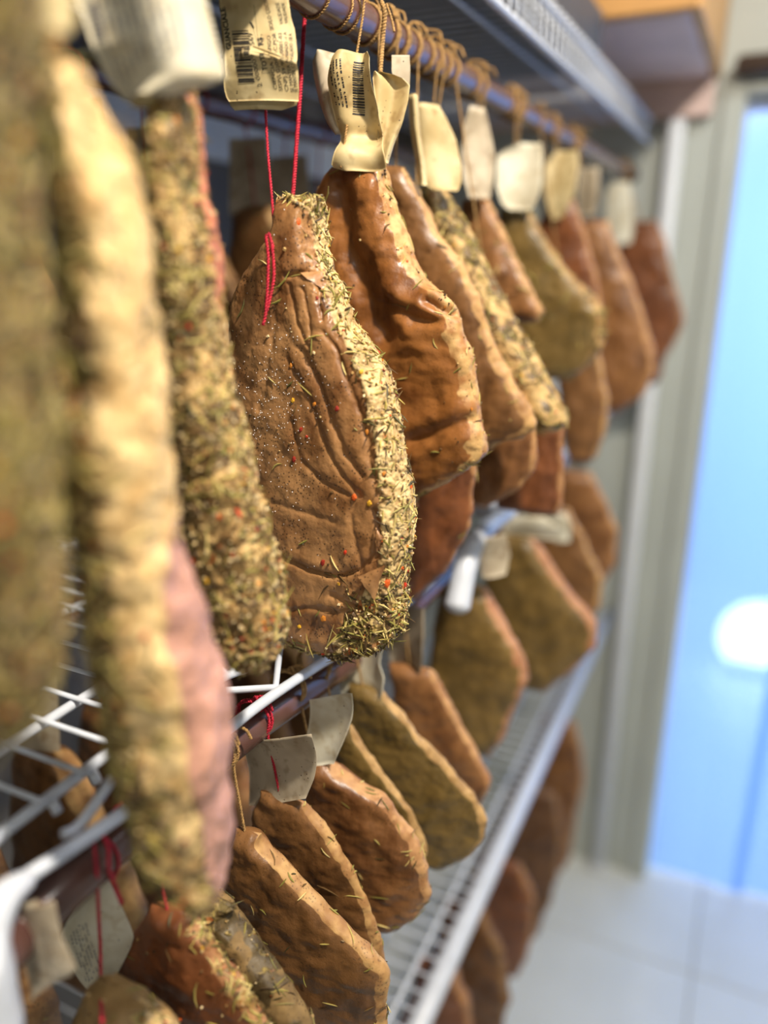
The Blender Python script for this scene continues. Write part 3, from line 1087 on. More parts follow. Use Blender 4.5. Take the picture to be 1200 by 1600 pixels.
def ink_text(txt, p0, p1, height, where, info, parent, mat='ink', eps=0.00025, bold=0.0):
    """text running from pixel p0 to p1 with the given letter height in pixels"""
    cu = bpy.data.curves.new('txt', 'FONT')
    cu.body = txt
    cu.size = 1.0
    cu.resolution_u = 2
    cu.offset = bold
    to = bpy.data.objects.new('txt', cu)
    COL.objects.link(to)
    dg = bpy.context.evaluated_depsgraph_get()
    me = bpy.data.meshes.new_from_object(to.evaluated_get(dg))
    bpy.data.objects.remove(to)
    n = len(me.vertices)
    co = np.zeros(n * 3)
    me.vertices.foreach_get('co', co)
    co = co.reshape(-1, 3)
    x0, x1 = co[:, 0].min(), co[:, 0].max()
    s = (co[:, 0] - x0) / (x1 - x0)
    h = co[:, 1] / 0.69 * height
    p0, p1 = np.array(p0, float), np.array(p1, float)
    d = (p1 - p0) / np.linalg.norm(p1 - p0)
    nrm = np.array([d[1], -d[0]])            # letters stand to the left of the writing direction
    px = p0[0] + (p1 - p0)[0] * s + nrm[0] * h
    py = p0[1] + (p1 - p0)[1] * s + nrm[1] * h
    P = where(px, py, eps * np.ones(n)) - info['base']
    me.vertices.foreach_set('co', P.astype(np.float32).ravel())
    me.update()
    me.name = 'lettering'
    me.materials.clear()
    me.materials.append(M[mat])
    return link('lettering', me, None, parent)


def scribble(rect, dirv, nlines, where, info, parent, mat='ink_soft', seed=0, thick=0.35, dens=0.75):
    """illegible print: rows of short dashes. rect = 4 pixel corners (start-left, end-left, end-right, start-right)"""
    r = np.random.default_rng(seed)
    c = np.array(rect, float)
    quads = []
    for k in range(nlines):
        v0 = (k + 0.5 - thick / 2) / nlines
        v1 = (k + 0.5 + thick / 2) / nlines
        s = r.uniform(0, 0.08)
        while s < 1:
            w = r.uniform(0.015, 0.06)
            e = min(1, s + w)
            if r.random() < dens:
                f = lambda s_, v: (c[0] * (1 - s_) + c[1] * s_) * (1 - v) + (c[3] * (1 - s_) + c[2] * s_) * v
                quads.append([f(s, v0), f(e, v0), f(e, v1), f(s, v1)])
            s = e + r.uniform(0.008, 0.03)
    return ink_quads('printed_lines', quads, where, info, parent, mat, sub=2)

# ================================================================== the pieces
# ---- hero: the sharp jowl in the middle


FATLINE = [(430, 300), (478, 330), (490, 372), (498, 430), (518, 500), (553, 570), (574, 640), (586, 700), (592, 760), (592, 830), (598, 870), (564, 930), (545, 960), (520, 1000)]
CREASES = [
    ([(446, 432), (462, 427), (480, 424), (494, 432)], 5, 0.0030),
    ([(494, 432), (500, 460), (502, 500)], 4, 0.0018),
    ([(452, 445), (462, 500), (480, 540)], 4, 0.0014),
    ([(470, 450), (484, 500), (486, 530)], 3.5, 0.0012),
    ([(505, 520), (525, 545), (540, 590), (560, 640), (576, 690), (584, 750)], 6, 0.0020),
    ([(470, 545), (500, 600), (520, 660), (540, 710), (566, 745)], 6, 0.0022),
    ([(448, 560), (480, 620), (505, 690), (528, 735), (562, 775)], 5, 0.0016),
    ([(455, 660), (470, 720), (505, 755), (545, 775)], 5, 0.0016),
    ([(430, 480), (420, 560), (405, 640)], 6, 0.0012),
    ([(437, 870), (480, 890), (520, 902), (560, 892), (588, 868)], 5, 0.0032),
    ([(584, 800), (592, 830), (588, 860)], 5, 0.0028),
    ([(562, 770), (548, 800), (555, 850), (565, 885)], 5, 0.0012),
    ([(425, 785), (470, 800), (520, 815)], 6, 0.0010),
    ([(440, 960), (480, 950), (530, 958), (570, 945)], 5, 0.0018),
    ([(490, 965), (480, 1000)], 4, 0.0016),
    ([(540, 960), (532, 1000)], 4, 0.0020),
    ([(515, 930), (545, 945), (580, 960), (610, 975)], 5, 0.0022),
]


def hero_extra(disp, Q, qx, qy, C2, S2, W, att):
    front = sstep(-0.2, 0.3, S2)
    wob = fbm(Q * 90, 77, 2) * 5
    for line, wd, dep in CREASES:
        d = polydist(qx + wob, qy + wob * 0.6, line)
        disp = disp + front * 0.62 * (-dep * np.exp(-(d / (0.8 * wd)) ** 2) + 0.25 * dep * np.exp(-((d - 2.6 * wd) / (1.8 * wd)) ** 2))
    fl = np.array(FATLINE, float)
    fx = np.interp(qy, fl[:, 1], fl[:, 0])
    ragged = 10 * fbm(Q * 110, 41, 3)
    side = (qx + ragged - fx)
    mfat = np.where(S2 > -0.5, sstep(-6, 8, side), sstep(0.6, 0.9, C2))
    mfat = np.maximum(mfat, sstep(0.975, 0.995, W) * 0.6)
    topm = sstep(0.03, 0.0, W)
    lip = np.exp(-((side - 7) / 7) ** 2) * front
    disp = disp + 0.0016 * lip * (1 + fbm(Q * 120, 3, 2))
    disp = disp + mfat * (0.0016 * fbm(Q * 200, 11, 3) + 0.0010 * fbm(Q * 480, 12, 2))
    low = np.clip(sstep(885, 970, qy + 25 * fbm(Q * 60, 5, 2)) * sstep(500, 575, qx + 30 * fbm(Q * 60, 6, 2)) + 0.8 * sstep(0.965, 0.985, W), 0, 1)
    disp = disp + low * 0.0028 * fbm(Q * 130, 15, 3)
    # fine skin wrinkles
    q3 = Q * np.array([210, 210, 90.0])
    disp = disp - 0.00010 * np.clip(1 - np.abs(fbm(q3, 61, 2)) * 2.5, 0, 1) ** 3 * (1 - mfat)
    att['fat'] = np.clip(mfat - 0.75 * low * (mfat > 0), 0, 1)
    herb = np.clip(mfat * 0.30 + low * 0.62 + topm * 0.5, 0, 0.8)
    att['herb'] = herb
    att['w'] = mfat * (0.6 + 0.6 * (fbm(Q * 90, 8, 2) > -0.1)) + 0.9 * low + topm * 1.2 + 0.035
    return disp


hero = meat('sharp herb-edged jowl in the middle, tied with red string', [
    (306, 432, 508), (316, 430, 511), (345, 426, 512), (372, 420, 513), (400, 398, 516), (430, 378, 526), (460, 365, 540),
    (500, 358, 556), (550, 356, 590), (600, 356, 618), (660, 362, 628), (720, 372, 640), (780, 385, 649), (830, 398, 650), (880, 410, 640),
    (930, 420, 637), (960, 426, 636), (984, 430, 626), (1002, 436, 600), (1014, 446, 540)],
    xa=-0.272, psi=-6, tilt=0.09, T=0.038, p=4.6, mat='hero', res=(420, 520), lump=0.0014, fine=0.00025, needles=900, flakes=70, crumbs=1000,
    scale=1.1, seed=3, extra=hero_extra, key='hero', group='upper row of cured meat')


# ---- three blurred strips on the left
def strip1_extra(disp, Q, qx, qy, C2, S2, W, att):
    q0, q1 = qx.min(1, keepdims=True), qx.max(1, keepdims=True)
    fr = (qx - q0) / (q1 - q0)
    left = sstep(0.36, 0.16, fr + 0.10 * fbm(Q * 40, 4, 2))
    back = sstep(-0.1, -0.4, S2)
    bx = np.interp(qy, [760, 900, 1000, 1100, 1300, 1400], [276, 256, 264, 282, 312, 338])
    pk = np.maximum(sstep(-8, 12, qx - bx + 14 * fbm(Q * 40, 14, 2)), back * (C2 > 0)) * sstep(760, 860, qy)
    mid = (1 - left) * (1 - pk)
    att['fat'] = np.clip(mid * (0.85 - 0.3 * sstep(0.76, 0.95, W)), 0, 1)
    att['pink'] = pk
    att['herb'] = np.clip(0.62 * left + 0.30 * mid * sstep(0.6, 0.8, W) + 0.1, 0, 0.7) * (1 - pk)
    att['w'] = (left * 1.2 + mid * (0.05 + 0.5 * sstep(0.70, 0.9, W)) + 0.02) * (1 - pk)
    return disp


strip1 = meat('big pale blurred strip at the left, hanging lowest in front of the shelf', [
    (100, 72, 112), (115, 66, 130), (160, 64, 160), (210, 66, 190), (260, 74, 212), (320, 84, 228), (400, 92, 240), (500, 96, 248), (600, 100, 258), (700, 106, 266),
    (800, 116, 276), (900, 126, 296), (960, 130, 318), (1010, 134, 334), (1060, 140, 348), (1120, 150, 358), (1200, 172, 360), (1280, 200, 357), (1340, 225, 355), (1380, 258, 352), (1405, 296, 338)],
    xa=-0.222, psi=22, T=0.050, p=2.8, mat='strip', res=(200, 420), lump=0.0042, fine=0.0006, needles=1000, flakes=110, crumbs=500, scale=1.3,
    hcol=0.8, seed=5, extra=strip1_extra, key='strip1')


def crust_extra(sd, amt=0.62, rimk=0.0):
    def f(disp, Q, qx, qy, C2, S2, W, att):
        q0, q1 = qx.min(1, keepdims=True), qx.max(1, keepdims=True)
        fr = (qx - q0) / (q1 - q0)
        rim = rimk * sstep(0.84, 0.90, fr) * sstep(0.46, 0.30, W)
        patch = sstep(-0.25, 0.25, fbm(Q * 48, sd, 2))
        att['pink'] = rim
        att['fat'] = np.clip(0.9 * patch * sstep(-0.6, 0.1, C2), 0, 1) * (1 - rim)
        att['herb'] = np.clip(amt - 0.30 * patch * sstep(-0.5, 0.2, C2), 0, 0.8) * (1 - rim)
        att['w'] = (0.75 + 0.4 * (1 - patch)) * (1 - 0.9 * rim)
        return disp + 0.0008 * fbm(Q * 170, sd + 7, 2)
    return f


strip2 = meat('herb-crusted strip hanging between the big pale strip and the sharp jowl', [
    (150, 236, 300), (165, 230, 312), (200, 228, 317), (260, 230, 322), (320, 234, 328), (400, 242, 342), (450, 246, 350), (520, 250, 352), (600, 258, 362), (660, 264, 380),
    (700, 268, 392), (760, 274, 406), (820, 280, 418), (880, 296, 434), (930, 312, 444), (970, 320, 446), (1000, 326, 440), (1025, 345, 425), (1038, 370, 405)],
    xa=-0.252, psi=18, T=0.048, p=2.6, mat='crusted', res=(200, 360), lump=0.0026, fine=0.0008, needles=1100, flakes=170, crumbs=4200, scale=1.15,
    seed=8, extra=crust_extra(31, 0.5, 1.0), key='strip2')
strip0 = meat('dark green-brown herb strip cut off by the left picture edge', [
    (-150, -60, 20), (-60, -80, 38), (60, -90, 44), (160, -90, 40), (300, -90, 46), (450, -90, 62), (560, -90, 80), (680, -90, 94), (800, -90, 100), (900, -88, 100), (1000, -80, 96), (1060, -70, 90), (1110, -50, 70), (1140, -20, 40)],
    xa=-0.214, Y=0.152, psi=24, T=0.042, p=2.6, mat='crusted_dark', res=(120, 260), lump=0.003, fine=0.0008, needles=1500, flakes=120, crumbs=1500, scale=1.1,
    hcol=0.8, seed=11, extra=crust_extra(57, 0.72), key='strip0')  # meat and herb colours darkened here in place of shade


# ---- upper row behind the hero
def soft_edge(sd, herb=0.0, full=0.0, pinkish=0.0):
    def f(disp, Q, qx, qy, C2, S2, W, att):
        nz = fbm(Q * 55, sd, 3)
        att['herb'] = np.clip(herb * att['fat'] + full * (0.55 + 0.45 * sstep(-0.3, 0.3, nz)), 0, 0.8)
        att['w'] = att['fat'] * (1 if herb else 0.3) + full + 0.04
        return disp
    return f


def u4_extra(disp, Q, qx, qy, C2, S2, W, att):
    front = sstep(-0.2, 0.3, S2)
    for line, wd, dep in (([(530, 300), (545, 380), (580, 470), (600, 520)], 16, 0.005), ([(668, 470), (690, 484), (712, 490)], 6, 0.004),
                          ([(600, 470), (650, 500), (700, 500)], 9, 0.003), ([(640, 690), (700, 668), (740, 655)], 10, 0.003)):
        d = polydist(qx, qy, line)
        disp = disp + front * (-dep * np.exp(-(d / wd) ** 2) + 0.5 * dep * np.exp(-((d - 2.3 * wd) / (1.3 * wd)) ** 2))
    att['herb'] = 0.22 * att['fat']
    att['w'] = att['fat'] * 0.5 + 0.05
    return disp


U4 = meat('smooth orange-brown jowl under the crumpled barcode tag, just behind the sharp one', [
    (262, 522, 604), (285, 508, 610), (320, 492, 620), (360, 475, 634), (400, 455, 650), (440, 440, 674), (462, 436, 700), (485, 430, 718), (520, 425, 728),
    (560, 420, 739), (640, 420, 752), (690, 430, 763), (710, 440, 762), (728, 450, 735), (752, 460, 700), (778, 475, 655)],
    psi=-4, T=0.030, p=4.0, mat='orange', res=(150, 220), lump=0.0028, fine=0.0003, needles=110, flakes=14, crumbs=120, seed=21, extra=u4_extra, key='U4', fatw=(0.86, 0.97))
Y4 = U4['A'][1]
GU = 'upper row of cured meat'
meat('dark red piece hanging low below the orange jowl', [
    (430, 560, 640), (560, 575, 700), (690, 590, 742), (740, 590, 743), (790, 592, 740), (840, 596, 728), (880, 604, 702), (915, 615, 672), (934, 630, 650)],
    Y=Y4 + 0.045, psi=-4, T=0.026, mat='red', seed=22, needles=20, extra=soft_edge(2), res=(80, 120), thin=0.72, turn=8, p=2.7, lump=0.0026, key='U4b', fatw=(0.9, 0.98))
meat('brown jowl with a pale ridge, second behind the crumpled barcode tag', [
    (262, 588, 632), (300, 584, 658), (340, 578, 676), (370, 575, 692), (410, 570, 722), (450, 570, 745), (530, 570, 772), (600, 580, 804), (645, 600, 834), (665, 615, 839), (682, 640, 820), (698, 660, 770)],
    Y=Y4 + 0.085, psi=-8, T=0.032, mat='brown', seed=23, needles=30, extra=soft_edge(3), res=(90, 130), thin=0.72, turn=8, p=2.7, lump=0.0026, key='U5')
meat('rounded rust-red piece showing under the brown ridged jowl', [
    (420, 610, 690), (560, 640, 780), (650, 650, 836), (690, 650, 841), (740, 655, 833), (770, 665, 806), (790, 690, 760)],
    Y=Y4 + 0.118, psi=-6, T=0.022, mat='rust', seed=24, extra=soft_edge(4), res=(70, 100), thin=0.72, turn=8, p=2.7, lump=0.0026, key='U5b', fatw=(0.9, 0.98))
U6 = meat('thick herb-crusted piece with a yellow-green edge, mid upper row', [
    (292, 650, 692), (320, 652, 712), (360, 655, 735), (400, 662, 756), (480, 690, 796), (540, 725, 828), (590, 760, 858), (630, 785, 880), (652, 805, 889), (664, 828, 886), (674, 842, 862)],
    xa=-0.275, Y=0.70, psi=-12, T=0.040, mat='crusted', seed=25, needles=500, flakes=60, crumbs=500, scale=1.2, extra=crust_extra(91, 0.6), res=(90, 130), key='U6')
YU6 = U6['A'][1]
meat('red piece with a flat bottom below the herb-crusted one', [
    (500, 740, 800), (600, 760, 850), (670, 780, 880), (740, 780, 881), (780, 776, 880), (800, 780, 872)],
    Y=YU6 + 0.04, psi=-4, T=0.028, mat='red', seed=26, extra=soft_edge(5), res=(60, 90), thin=0.72, turn=8, p=2.7, lump=0.0026, key='U6b')
meat('narrow reddish piece right behind the herb-crusted one', [
    (312, 722, 765), (360, 715, 788), (400, 715, 806), (450, 735, 832), (485, 760, 851), (503, 790, 842)],
    Y=YU6 + 0.11, psi=-10, T=0.034, mat='rust', seed=27, extra=soft_edge(6, 0.3), res=(60, 90), thin=0.72, turn=8, p=2.7, lump=0.0026, key='U7', needles=60)
meat('olive-brown jowl with a bulging tan corner, far upper row', [
    (326, 780, 826), (380, 775, 857), (430, 780, 892), (465, 785, 932), (495, 790, 947), (540, 800, 942), (575, 815, 918), (592, 842, 890)],
    Y=YU6 + 0.24, psi=-10, T=0.045, mat='olive', seed=28, extra=soft_edge(7, 0.4, 0.25), res=(60, 90), thin=0.72, turn=8, p=2.7, lump=0.0026, key='U8', needles=120, scale=1.3)
meat('dark red slice between the olive jowl and the long tan one', [
    (312, 852, 896), (360, 840, 915), (420, 845, 930), (470, 850, 940), (520, 855, 944), (560, 865, 932)],
    Y=YU6 + 0.42, psi=-6, T=0.035, mat='red', seed=29, extra=soft_edge(8), res=(50, 80), thin=0.72, turn=8, p=2.7, lump=0.0026, key='U9')
meat('long tan and rust jowl, second from the end of the upper row', [
    (345, 893, 950), (400, 880, 970), (450, 878, 992), (500, 880, 1010), (555, 886, 1024), (585, 895, 1023), (618, 910, 1004), (642, 930, 970)],
    Y=YU6 + 0.55, psi=-10, T=0.05, mat='rust', seed=30, extra=soft_edge(9, 0.2), res=(60, 90), thin=0.72, turn=8, p=2.7, lump=0.0026, key='U10')
meat('last brown jowl at the far end of the upper row, red on its upper edge', [
    (345, 975, 1026), (380, 965, 1042), (430, 962, 1050), (470, 965, 1063), (502, 970, 1070), (528, 975, 1058), (560, 985, 1038), (585, 995, 1034), (600, 1008, 1024)],
    Y=1.70, psi=-8, T=0.04, mat='red', seed=31, extra=soft_edge(10, 0.2, 0.2), res=(50, 80), thin=0.72, turn=8, p=2.7, lump=0.0026, key='U11')
meat('dull brown piece hanging low behind the olive jowl', [
    (480, 850, 915), (560, 865, 940), (620, 876, 950), (680, 880, 946), (712, 886, 932), (724, 895, 918)],
    Y=YU6 + 0.34, psi=-6, T=0.045, mat='brown', seed=32, extra=soft_edge(11), res=(50, 80), thin=0.72, turn=8, p=2.7, lump=0.0026, key='U12')

# ---- lower row, on the rod of the middle shelf
GL = 'lower row of cured meat'
L = dict(group=GL, xa=-0.258, thin=0.62, turn=12, p=2.7, fatw=(0.84, 0.96), lump=0.0024)
meat('reddish piece with a green herb edge at the bottom, tied with red string', [
    (1420, 236, 292), (1450, 212, 322), (1500, 186, 354), (1550, 172, 388), (1600, 166, 418), (1680, 170, 450), (1740, 190, 440), (1780, 220, 400)],
    psi=-8, T=0.030, mat='red', seed=41, needles=260, flakes=24, crumbs=200, extra=soft_edge(12, 0.55), res=(90, 130), key='L1', **L)
meat('narrow grey-brown strip at the bottom, tucked under the tip of the big pale strip', [
    (1398, 306, 358), (1440, 298, 386), (1480, 300, 412), (1540, 320, 456), (1600, 348, 492), (1680, 376, 522), (1740, 400, 505)],
    psi=-20, T=0.040, mat='crusted_dark', hcol=0.7, seed=42, needles=200, crumbs=200, extra=crust_extra(77, 0.5), res=(80, 120), key='L2', **L)
meat('small pale-topped piece in the bottom left corner below the white tag', [
    (1540, 152, 204), (1565, 128, 240), (1600, 112, 274), (1680, 104, 320), (1750, 120, 310)],
    psi=-14, T=0.040, mat='strip', seed=43, needles=160, flakes=30, crumbs=160, extra=soft_edge(13, 0.4), res=(80, 100), key='L0', **L)
meat('large tan jowl with a pale corner at the bottom centre', [
    (1297, 368, 404), (1340, 354, 442), (1390, 345, 488), (1440, 340, 535), (1485, 344, 586), (1512, 350, 607), (1560, 360, 606), (1620, 370, 602), (1690, 392, 570), (1730, 420, 530)],
    psi=-8, T=0.032, mat='brown', seed=44, needles=60, extra=soft_edge(14), res=(90, 130), key='L3', **L)
meat('dark jowl with a yellow-tan edge under the square grey tag', [
    (1243, 408, 466), (1270, 395, 492), (1300, 390, 516), (1350, 388, 548), (1400, 390, 573), (1450, 400, 592), (1505, 428, 603), (1560, 455, 596), (1600, 480, 570)],
    psi=-8, T=0.024, mat='brown', seed=45, needles=40, extra=soft_edge(15), res=(80, 120), key='L4', **L)
meat('orange-brown broad jowl with a cream edge, middle of the lower row', [
    (1184, 468, 506), (1215, 470, 552), (1245, 474, 604), (1300, 480, 642), (1350, 490, 666), (1395, 500, 675), (1425, 520, 658), (1448, 552, 612)],
    psi=-8, T=0.034, mat='rust', seed=46, needles=40, extra=soft_edge(16), res=(80, 120), key='L5', **L)
meat('thin olive slice between the orange-brown jowl and the flat olive one', [
    (1130, 505, 545), (1160, 510, 566), (1200, 520, 594), (1260, 540, 642), (1330, 560, 668), (1370, 580, 650)],
    psi=-8, T=0.024, mat='olive', seed=47, extra=soft_edge(17, 0.2), res=(60, 90), key='L5b', **L)
meat('flat olive-coloured jowl with a tan edge, lower row by the shelf tube', [
    (1072, 544, 592), (1110, 540, 626), (1150, 545, 658), (1200, 560, 706), (1245, 578, 744), (1275, 590, 760), (1310, 610, 758), (1335, 636, 730), (1352, 662, 695)],
    psi=-6, T=0.030, mat='olive', seed=48, extra=soft_edge(18), res=(80, 120), key='L6', **L)
meat('reddish-brown piece behind the flat olive jowl', [
    (1040, 608, 672), (1080, 614, 694), (1130, 624, 720), (1180, 650, 750), (1220, 670, 768), (1255, 692, 752)],
    psi=-6, T=0.035, mat='rust', seed=49, extra=soft_edge(19), res=(60, 90), key='L7', **L)
meat('olive jowl with a pink-orange edge beside the white bent bracket', [
    (912, 692, 757), (960, 680, 784), (1010, 675, 814), (1060, 670, 827), (1105, 680, 806), (1150, 700, 788), (1175, 722, 768)],
    psi=-16, T=0.060, mat='olive_pink', seed=50, extra=soft_edge(20), res=(60, 90), key='L8', **L)
meat('olive and rust jowl two before the end of the lower row', [
    (835, 760, 830), (880, 755, 862), (930, 760, 898), (968, 765, 933), (1010, 775, 932), (1045, 790, 895), (1075, 802, 850)],
    psi=-14, T=0.06, mat='olive_pink', seed=51, extra=soft_edge(21), res=(60, 90), key='L9', **L)
meat('brown jowl one before the end of the lower row', [
    (790, 820, 886), (850, 826, 918), (900, 840, 942), (945, 850, 938), (975, 862, 915)],
    psi=-10, T=0.05, mat='brown', seed=52, extra=soft_edge(22), res=(60, 90), key='L10', **L)
meat('last rust-brown jowl of the lower row near the far wall', [
    (735, 868, 920), (780, 866, 946), (830, 870, 966), (880, 880, 963), (915, 892, 940), (938, 900, 922)],
    psi=-10, T=0.05, mat='rust', seed=53, extra=soft_edge(23), res=(60, 90), key='L11', **L)

# ---- bottom row, under the lowest shelf
GB = 'bottom row of cured meat'
B = dict(group=GB, xa=-0.30, thin=0.7, turn=8, p=2.7, lump=0.004)
meat('far dark brown piece under the end of the lowest shelf', [
    (1120, 846, 896), (1170, 842, 910), (1220, 844, 914), (1270, 846, 902), (1330, 850, 892), (1356, 860, 882)], psi=-8, T=0.05, mat='rust', seed=61, extra=soft_edge(31), res=(50, 80), key='B1', **B)
meat('dark brown piece next to the red slice under the lowest shelf', [
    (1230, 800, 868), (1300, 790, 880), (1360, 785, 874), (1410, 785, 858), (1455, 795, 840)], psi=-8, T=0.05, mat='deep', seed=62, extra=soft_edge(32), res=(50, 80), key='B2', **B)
meat('dark red slice under the lowest shelf, beside the tiled floor', [
    (1340, 745, 812), (1400, 740, 836), (1460, 738, 832), (1500, 745, 822), (1518, 760, 808)], psi=-8, T=0.04, mat='red', seed=63, extra=soft_edge(33), res=(50, 80), key='B3', **B)
meat('brown piece under the lowest shelf, cut off by the bottom edge', [
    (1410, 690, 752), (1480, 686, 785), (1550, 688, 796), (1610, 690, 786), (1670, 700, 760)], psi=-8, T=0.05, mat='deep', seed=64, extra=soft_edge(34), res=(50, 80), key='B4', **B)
meat('darkest piece at the bottom edge, right under the white shelf tube', [
    (1500, 650, 705), (1560, 645, 735), (1640, 640, 740), (1700, 650, 720)], psi=-8, T=0.05, mat='red', seed=65, extra=soft_edge(35), res=(50, 80), key='B5', **B)


# ---- shadowed back row, placed in the rack itself
def back_meat(label, X, Y, ztop, w, hgt, T, mat, seed, psi=-5, group='shadowed back row of cured meat'):
    ps_ = R(psi)
    u = np.array([math.cos(ps_), math.sin(ps_), 0])
    n = np.array([math.sin(ps_), -math.cos(ps_), 0])
    A = np.array([X, Y, 0.0])
    nu, nv = 48, 70
    s = np.linspace(0, 1, nv)
    wid = np.interp(s, [0, 0.12, 0.3, 0.55, 0.8, 0.93, 1.0], [0.30, 0.46, 0.72, 0.94, 1.0, 0.86, 0.5]) * w
    Zs = ztop - hgt * s
    a = wid / 2
    cu = (wid - w * 0.6) * 0.18
    hh = np.minimum(s, 1 - s) * hgt
    b = 0.5 * T * np.sqrt(np.clip(1 - (1 - np.clip(hh / (T * 0.5), 0, 1)) ** 2, 0.04, 1))
    cs, sn = section(nu, 3.4, w / T)
    Q = loft(Zs, cu, a, b, A, u, n, cs, sn)
    Q = Q + 0.004 * np.stack([fbm(Q * 30, seed + k * 5, 2) for k in range(3)], -1)
    base = np.array([X, Y, ztop - hgt])
    root = thing('cured_pork_jowl', label, 'cured meat', base, group)
    i, j = np.meshgrid(np.arange(nv - 1), np.arange(nu), indexing='ij')
    j2 = (j + 1) % nu
    F = np.stack([i * nu + j, (i + 1) * nu + j, (i + 1) * nu + j2, i * nu + j2], -1).reshape(-1, 4)
    nt = nv * nu
    Vv = np.vstack([Q.reshape(-1, 3), Q[0].mean(0)[None], Q[-1].mean(0)[None]])
    jj = np.arange(0, nu - 1, 2)
    F = np.vstack([F, [[nt, x, x + 1, (x + 2) % nu] for x in jj], [[nt + 1, (nv - 1) * nu + (x + 2) % nu, (nv - 1) * nu + x + 1, (nv - 1) * nu + x] for x in jj]])
    me = mesh_quads('meat', Vv - base, F)
    C2 = np.broadcast_to(cs, (nv, nu))
    add_attr(me, 'fat', np.concatenate([sstep(0.75, 0.95, C2).ravel(), [0, 0]]))
    add_attr(me, 'herb', np.concatenate([0.35 + 0 * C2.ravel(), [0, 0]]))
    add_attr(me, 'pink', np.zeros(nt + 2))
    link('meat', me, M[mat], root)
    return dict(root=root, base=base, A=A, u=u, n=n, Q=Q, top=Q[0].mean(0))


def back_hang(info, rx, rz, col='red'):
    tp = info['top']
    y = info['A'][1]
    twine(info, [(rx, y, rz - 0.013), (rx * 0.5 + tp[0] * 0.5, y, (rz + tp[2]) / 2), tuple(tp - [0, 0, 0.01])], col, 0.0011)
    rod_loop(info, rx, y, rz, col=col, tail=False)


def back_tag(info, rx, z0, z1, w=0.05, psi=8, mat='paper_grey'):
    """a plain paper slip threaded on the string"""
    y = info['A'][1] - 0.004
    us = np.linspace(-0.5, 0.5, 10)
    zs = np.linspace(z0, z1, 10)
    ps_ = R(psi)
    V = np.array([[rx + q * w * math.cos(ps_), y + q * w * math.sin(ps_) - 0.006 * math.cos(q * 3 + z * 20), z] for z in zs for q in us])
    m = len(V)
    V = np.vstack([V, V + [0, 0.0005, 0]])
    F = []
    for a in range(9):
        for b in range(9):
            q = [a * 10 + b, (a + 1) * 10 + b, (a + 1) * 10 + b + 1, a * 10 + b + 1]
            F.append(q)
            F.append([x + m for x in q][::-1])
    build('paper_tag', (V, np.array(F)), M[mat], info['root'], info['base'])


UPB = {2: 'shadowed jowl in the dark gap between the two leftmost strips', 3: 'shadowed jowl with a grey tag deep behind the top of the big pale strip',
       4: 'shadowed jowl glimpsed left of the top of the herb-crusted strip', 5: 'shadowed jowl just right of the herb-crusted strip, deep in the rack',
       6: 'dark jowl with a dim tag deep behind the thin red string', 7: 'dark jowl deep in the rack between the two red strings', 8: 'dark jowl glimpsed left of the crumpled barcode tag'}
LOB = ['dim jowl deep under the middle shelf beside the white corner post', 'dim brown jowl deep under the middle shelf, above the white cornerwise tag',
       'dim jowl deep under the middle shelf, left of the pale strip tip', 'dim jowl deep under the middle shelf, left of the square grey tag',
       'dim jowl deep under the middle shelf, above the square grey tag', 'dim jowl deep under the middle shelf, behind the narrow white tag']
for k in range(2, 9):
    y = 0.30 + k * 0.083
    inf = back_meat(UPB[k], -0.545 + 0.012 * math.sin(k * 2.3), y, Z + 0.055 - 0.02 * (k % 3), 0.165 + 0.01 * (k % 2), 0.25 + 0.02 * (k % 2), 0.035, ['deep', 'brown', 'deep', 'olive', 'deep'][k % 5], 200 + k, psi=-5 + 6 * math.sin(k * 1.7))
    back_hang(inf, -0.55, Z + 0.150)
    if k in (1, 3, 4, 6, 7):
        back_tag(inf, -0.545, Z + 0.125 - 0.01 * (k % 3), Z + 0.045, 0.05, 8 + 5 * (k % 4), 'paper_grey')
for k in range(6):
    y = 0.30 + k * 0.09
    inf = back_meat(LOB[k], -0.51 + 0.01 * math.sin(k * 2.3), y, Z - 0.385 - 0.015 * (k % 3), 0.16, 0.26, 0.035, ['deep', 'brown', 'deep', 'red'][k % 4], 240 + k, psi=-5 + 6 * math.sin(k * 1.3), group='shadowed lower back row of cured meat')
    back_hang(inf, -0.52, Z - 0.298)
    if k in (1, 3):
        back_tag(inf, -0.515, Z - 0.33, Z - 0.40, 0.05, 10, 'paper_grey')

# ------------------------------------------------------------------ twine of every hanging piece


def hang(key, rx, rz, col='jute', n=1, toppx=None, strands=2, r=0.0010):
    inf = MEATS[key]
    Q = inf['Q']
    tp = Q[2].mean(0)
    y = inf['A'][1]
    for k in range(strands):
        d = (k - (strands - 1) / 2)
        yy = y + d * 0.016
        twine(inf, [(rx + 0.013, yy, rz - 0.002), (rx + 0.011, yy, rz - 0.012), (tp[0] * 0.5 + rx * 0.5 + 0.004, y + d * 0.010, (rz + tp[2]) / 2 - 0.004), tuple(tp + [d * 0.01, -0.002, -0.006])], col, r)
    for k in range(n):
        rod_loop(inf, rx, y + (k - (n - 1) / 2) * 0.02, rz, col=col, n=2, tr=0.0011)


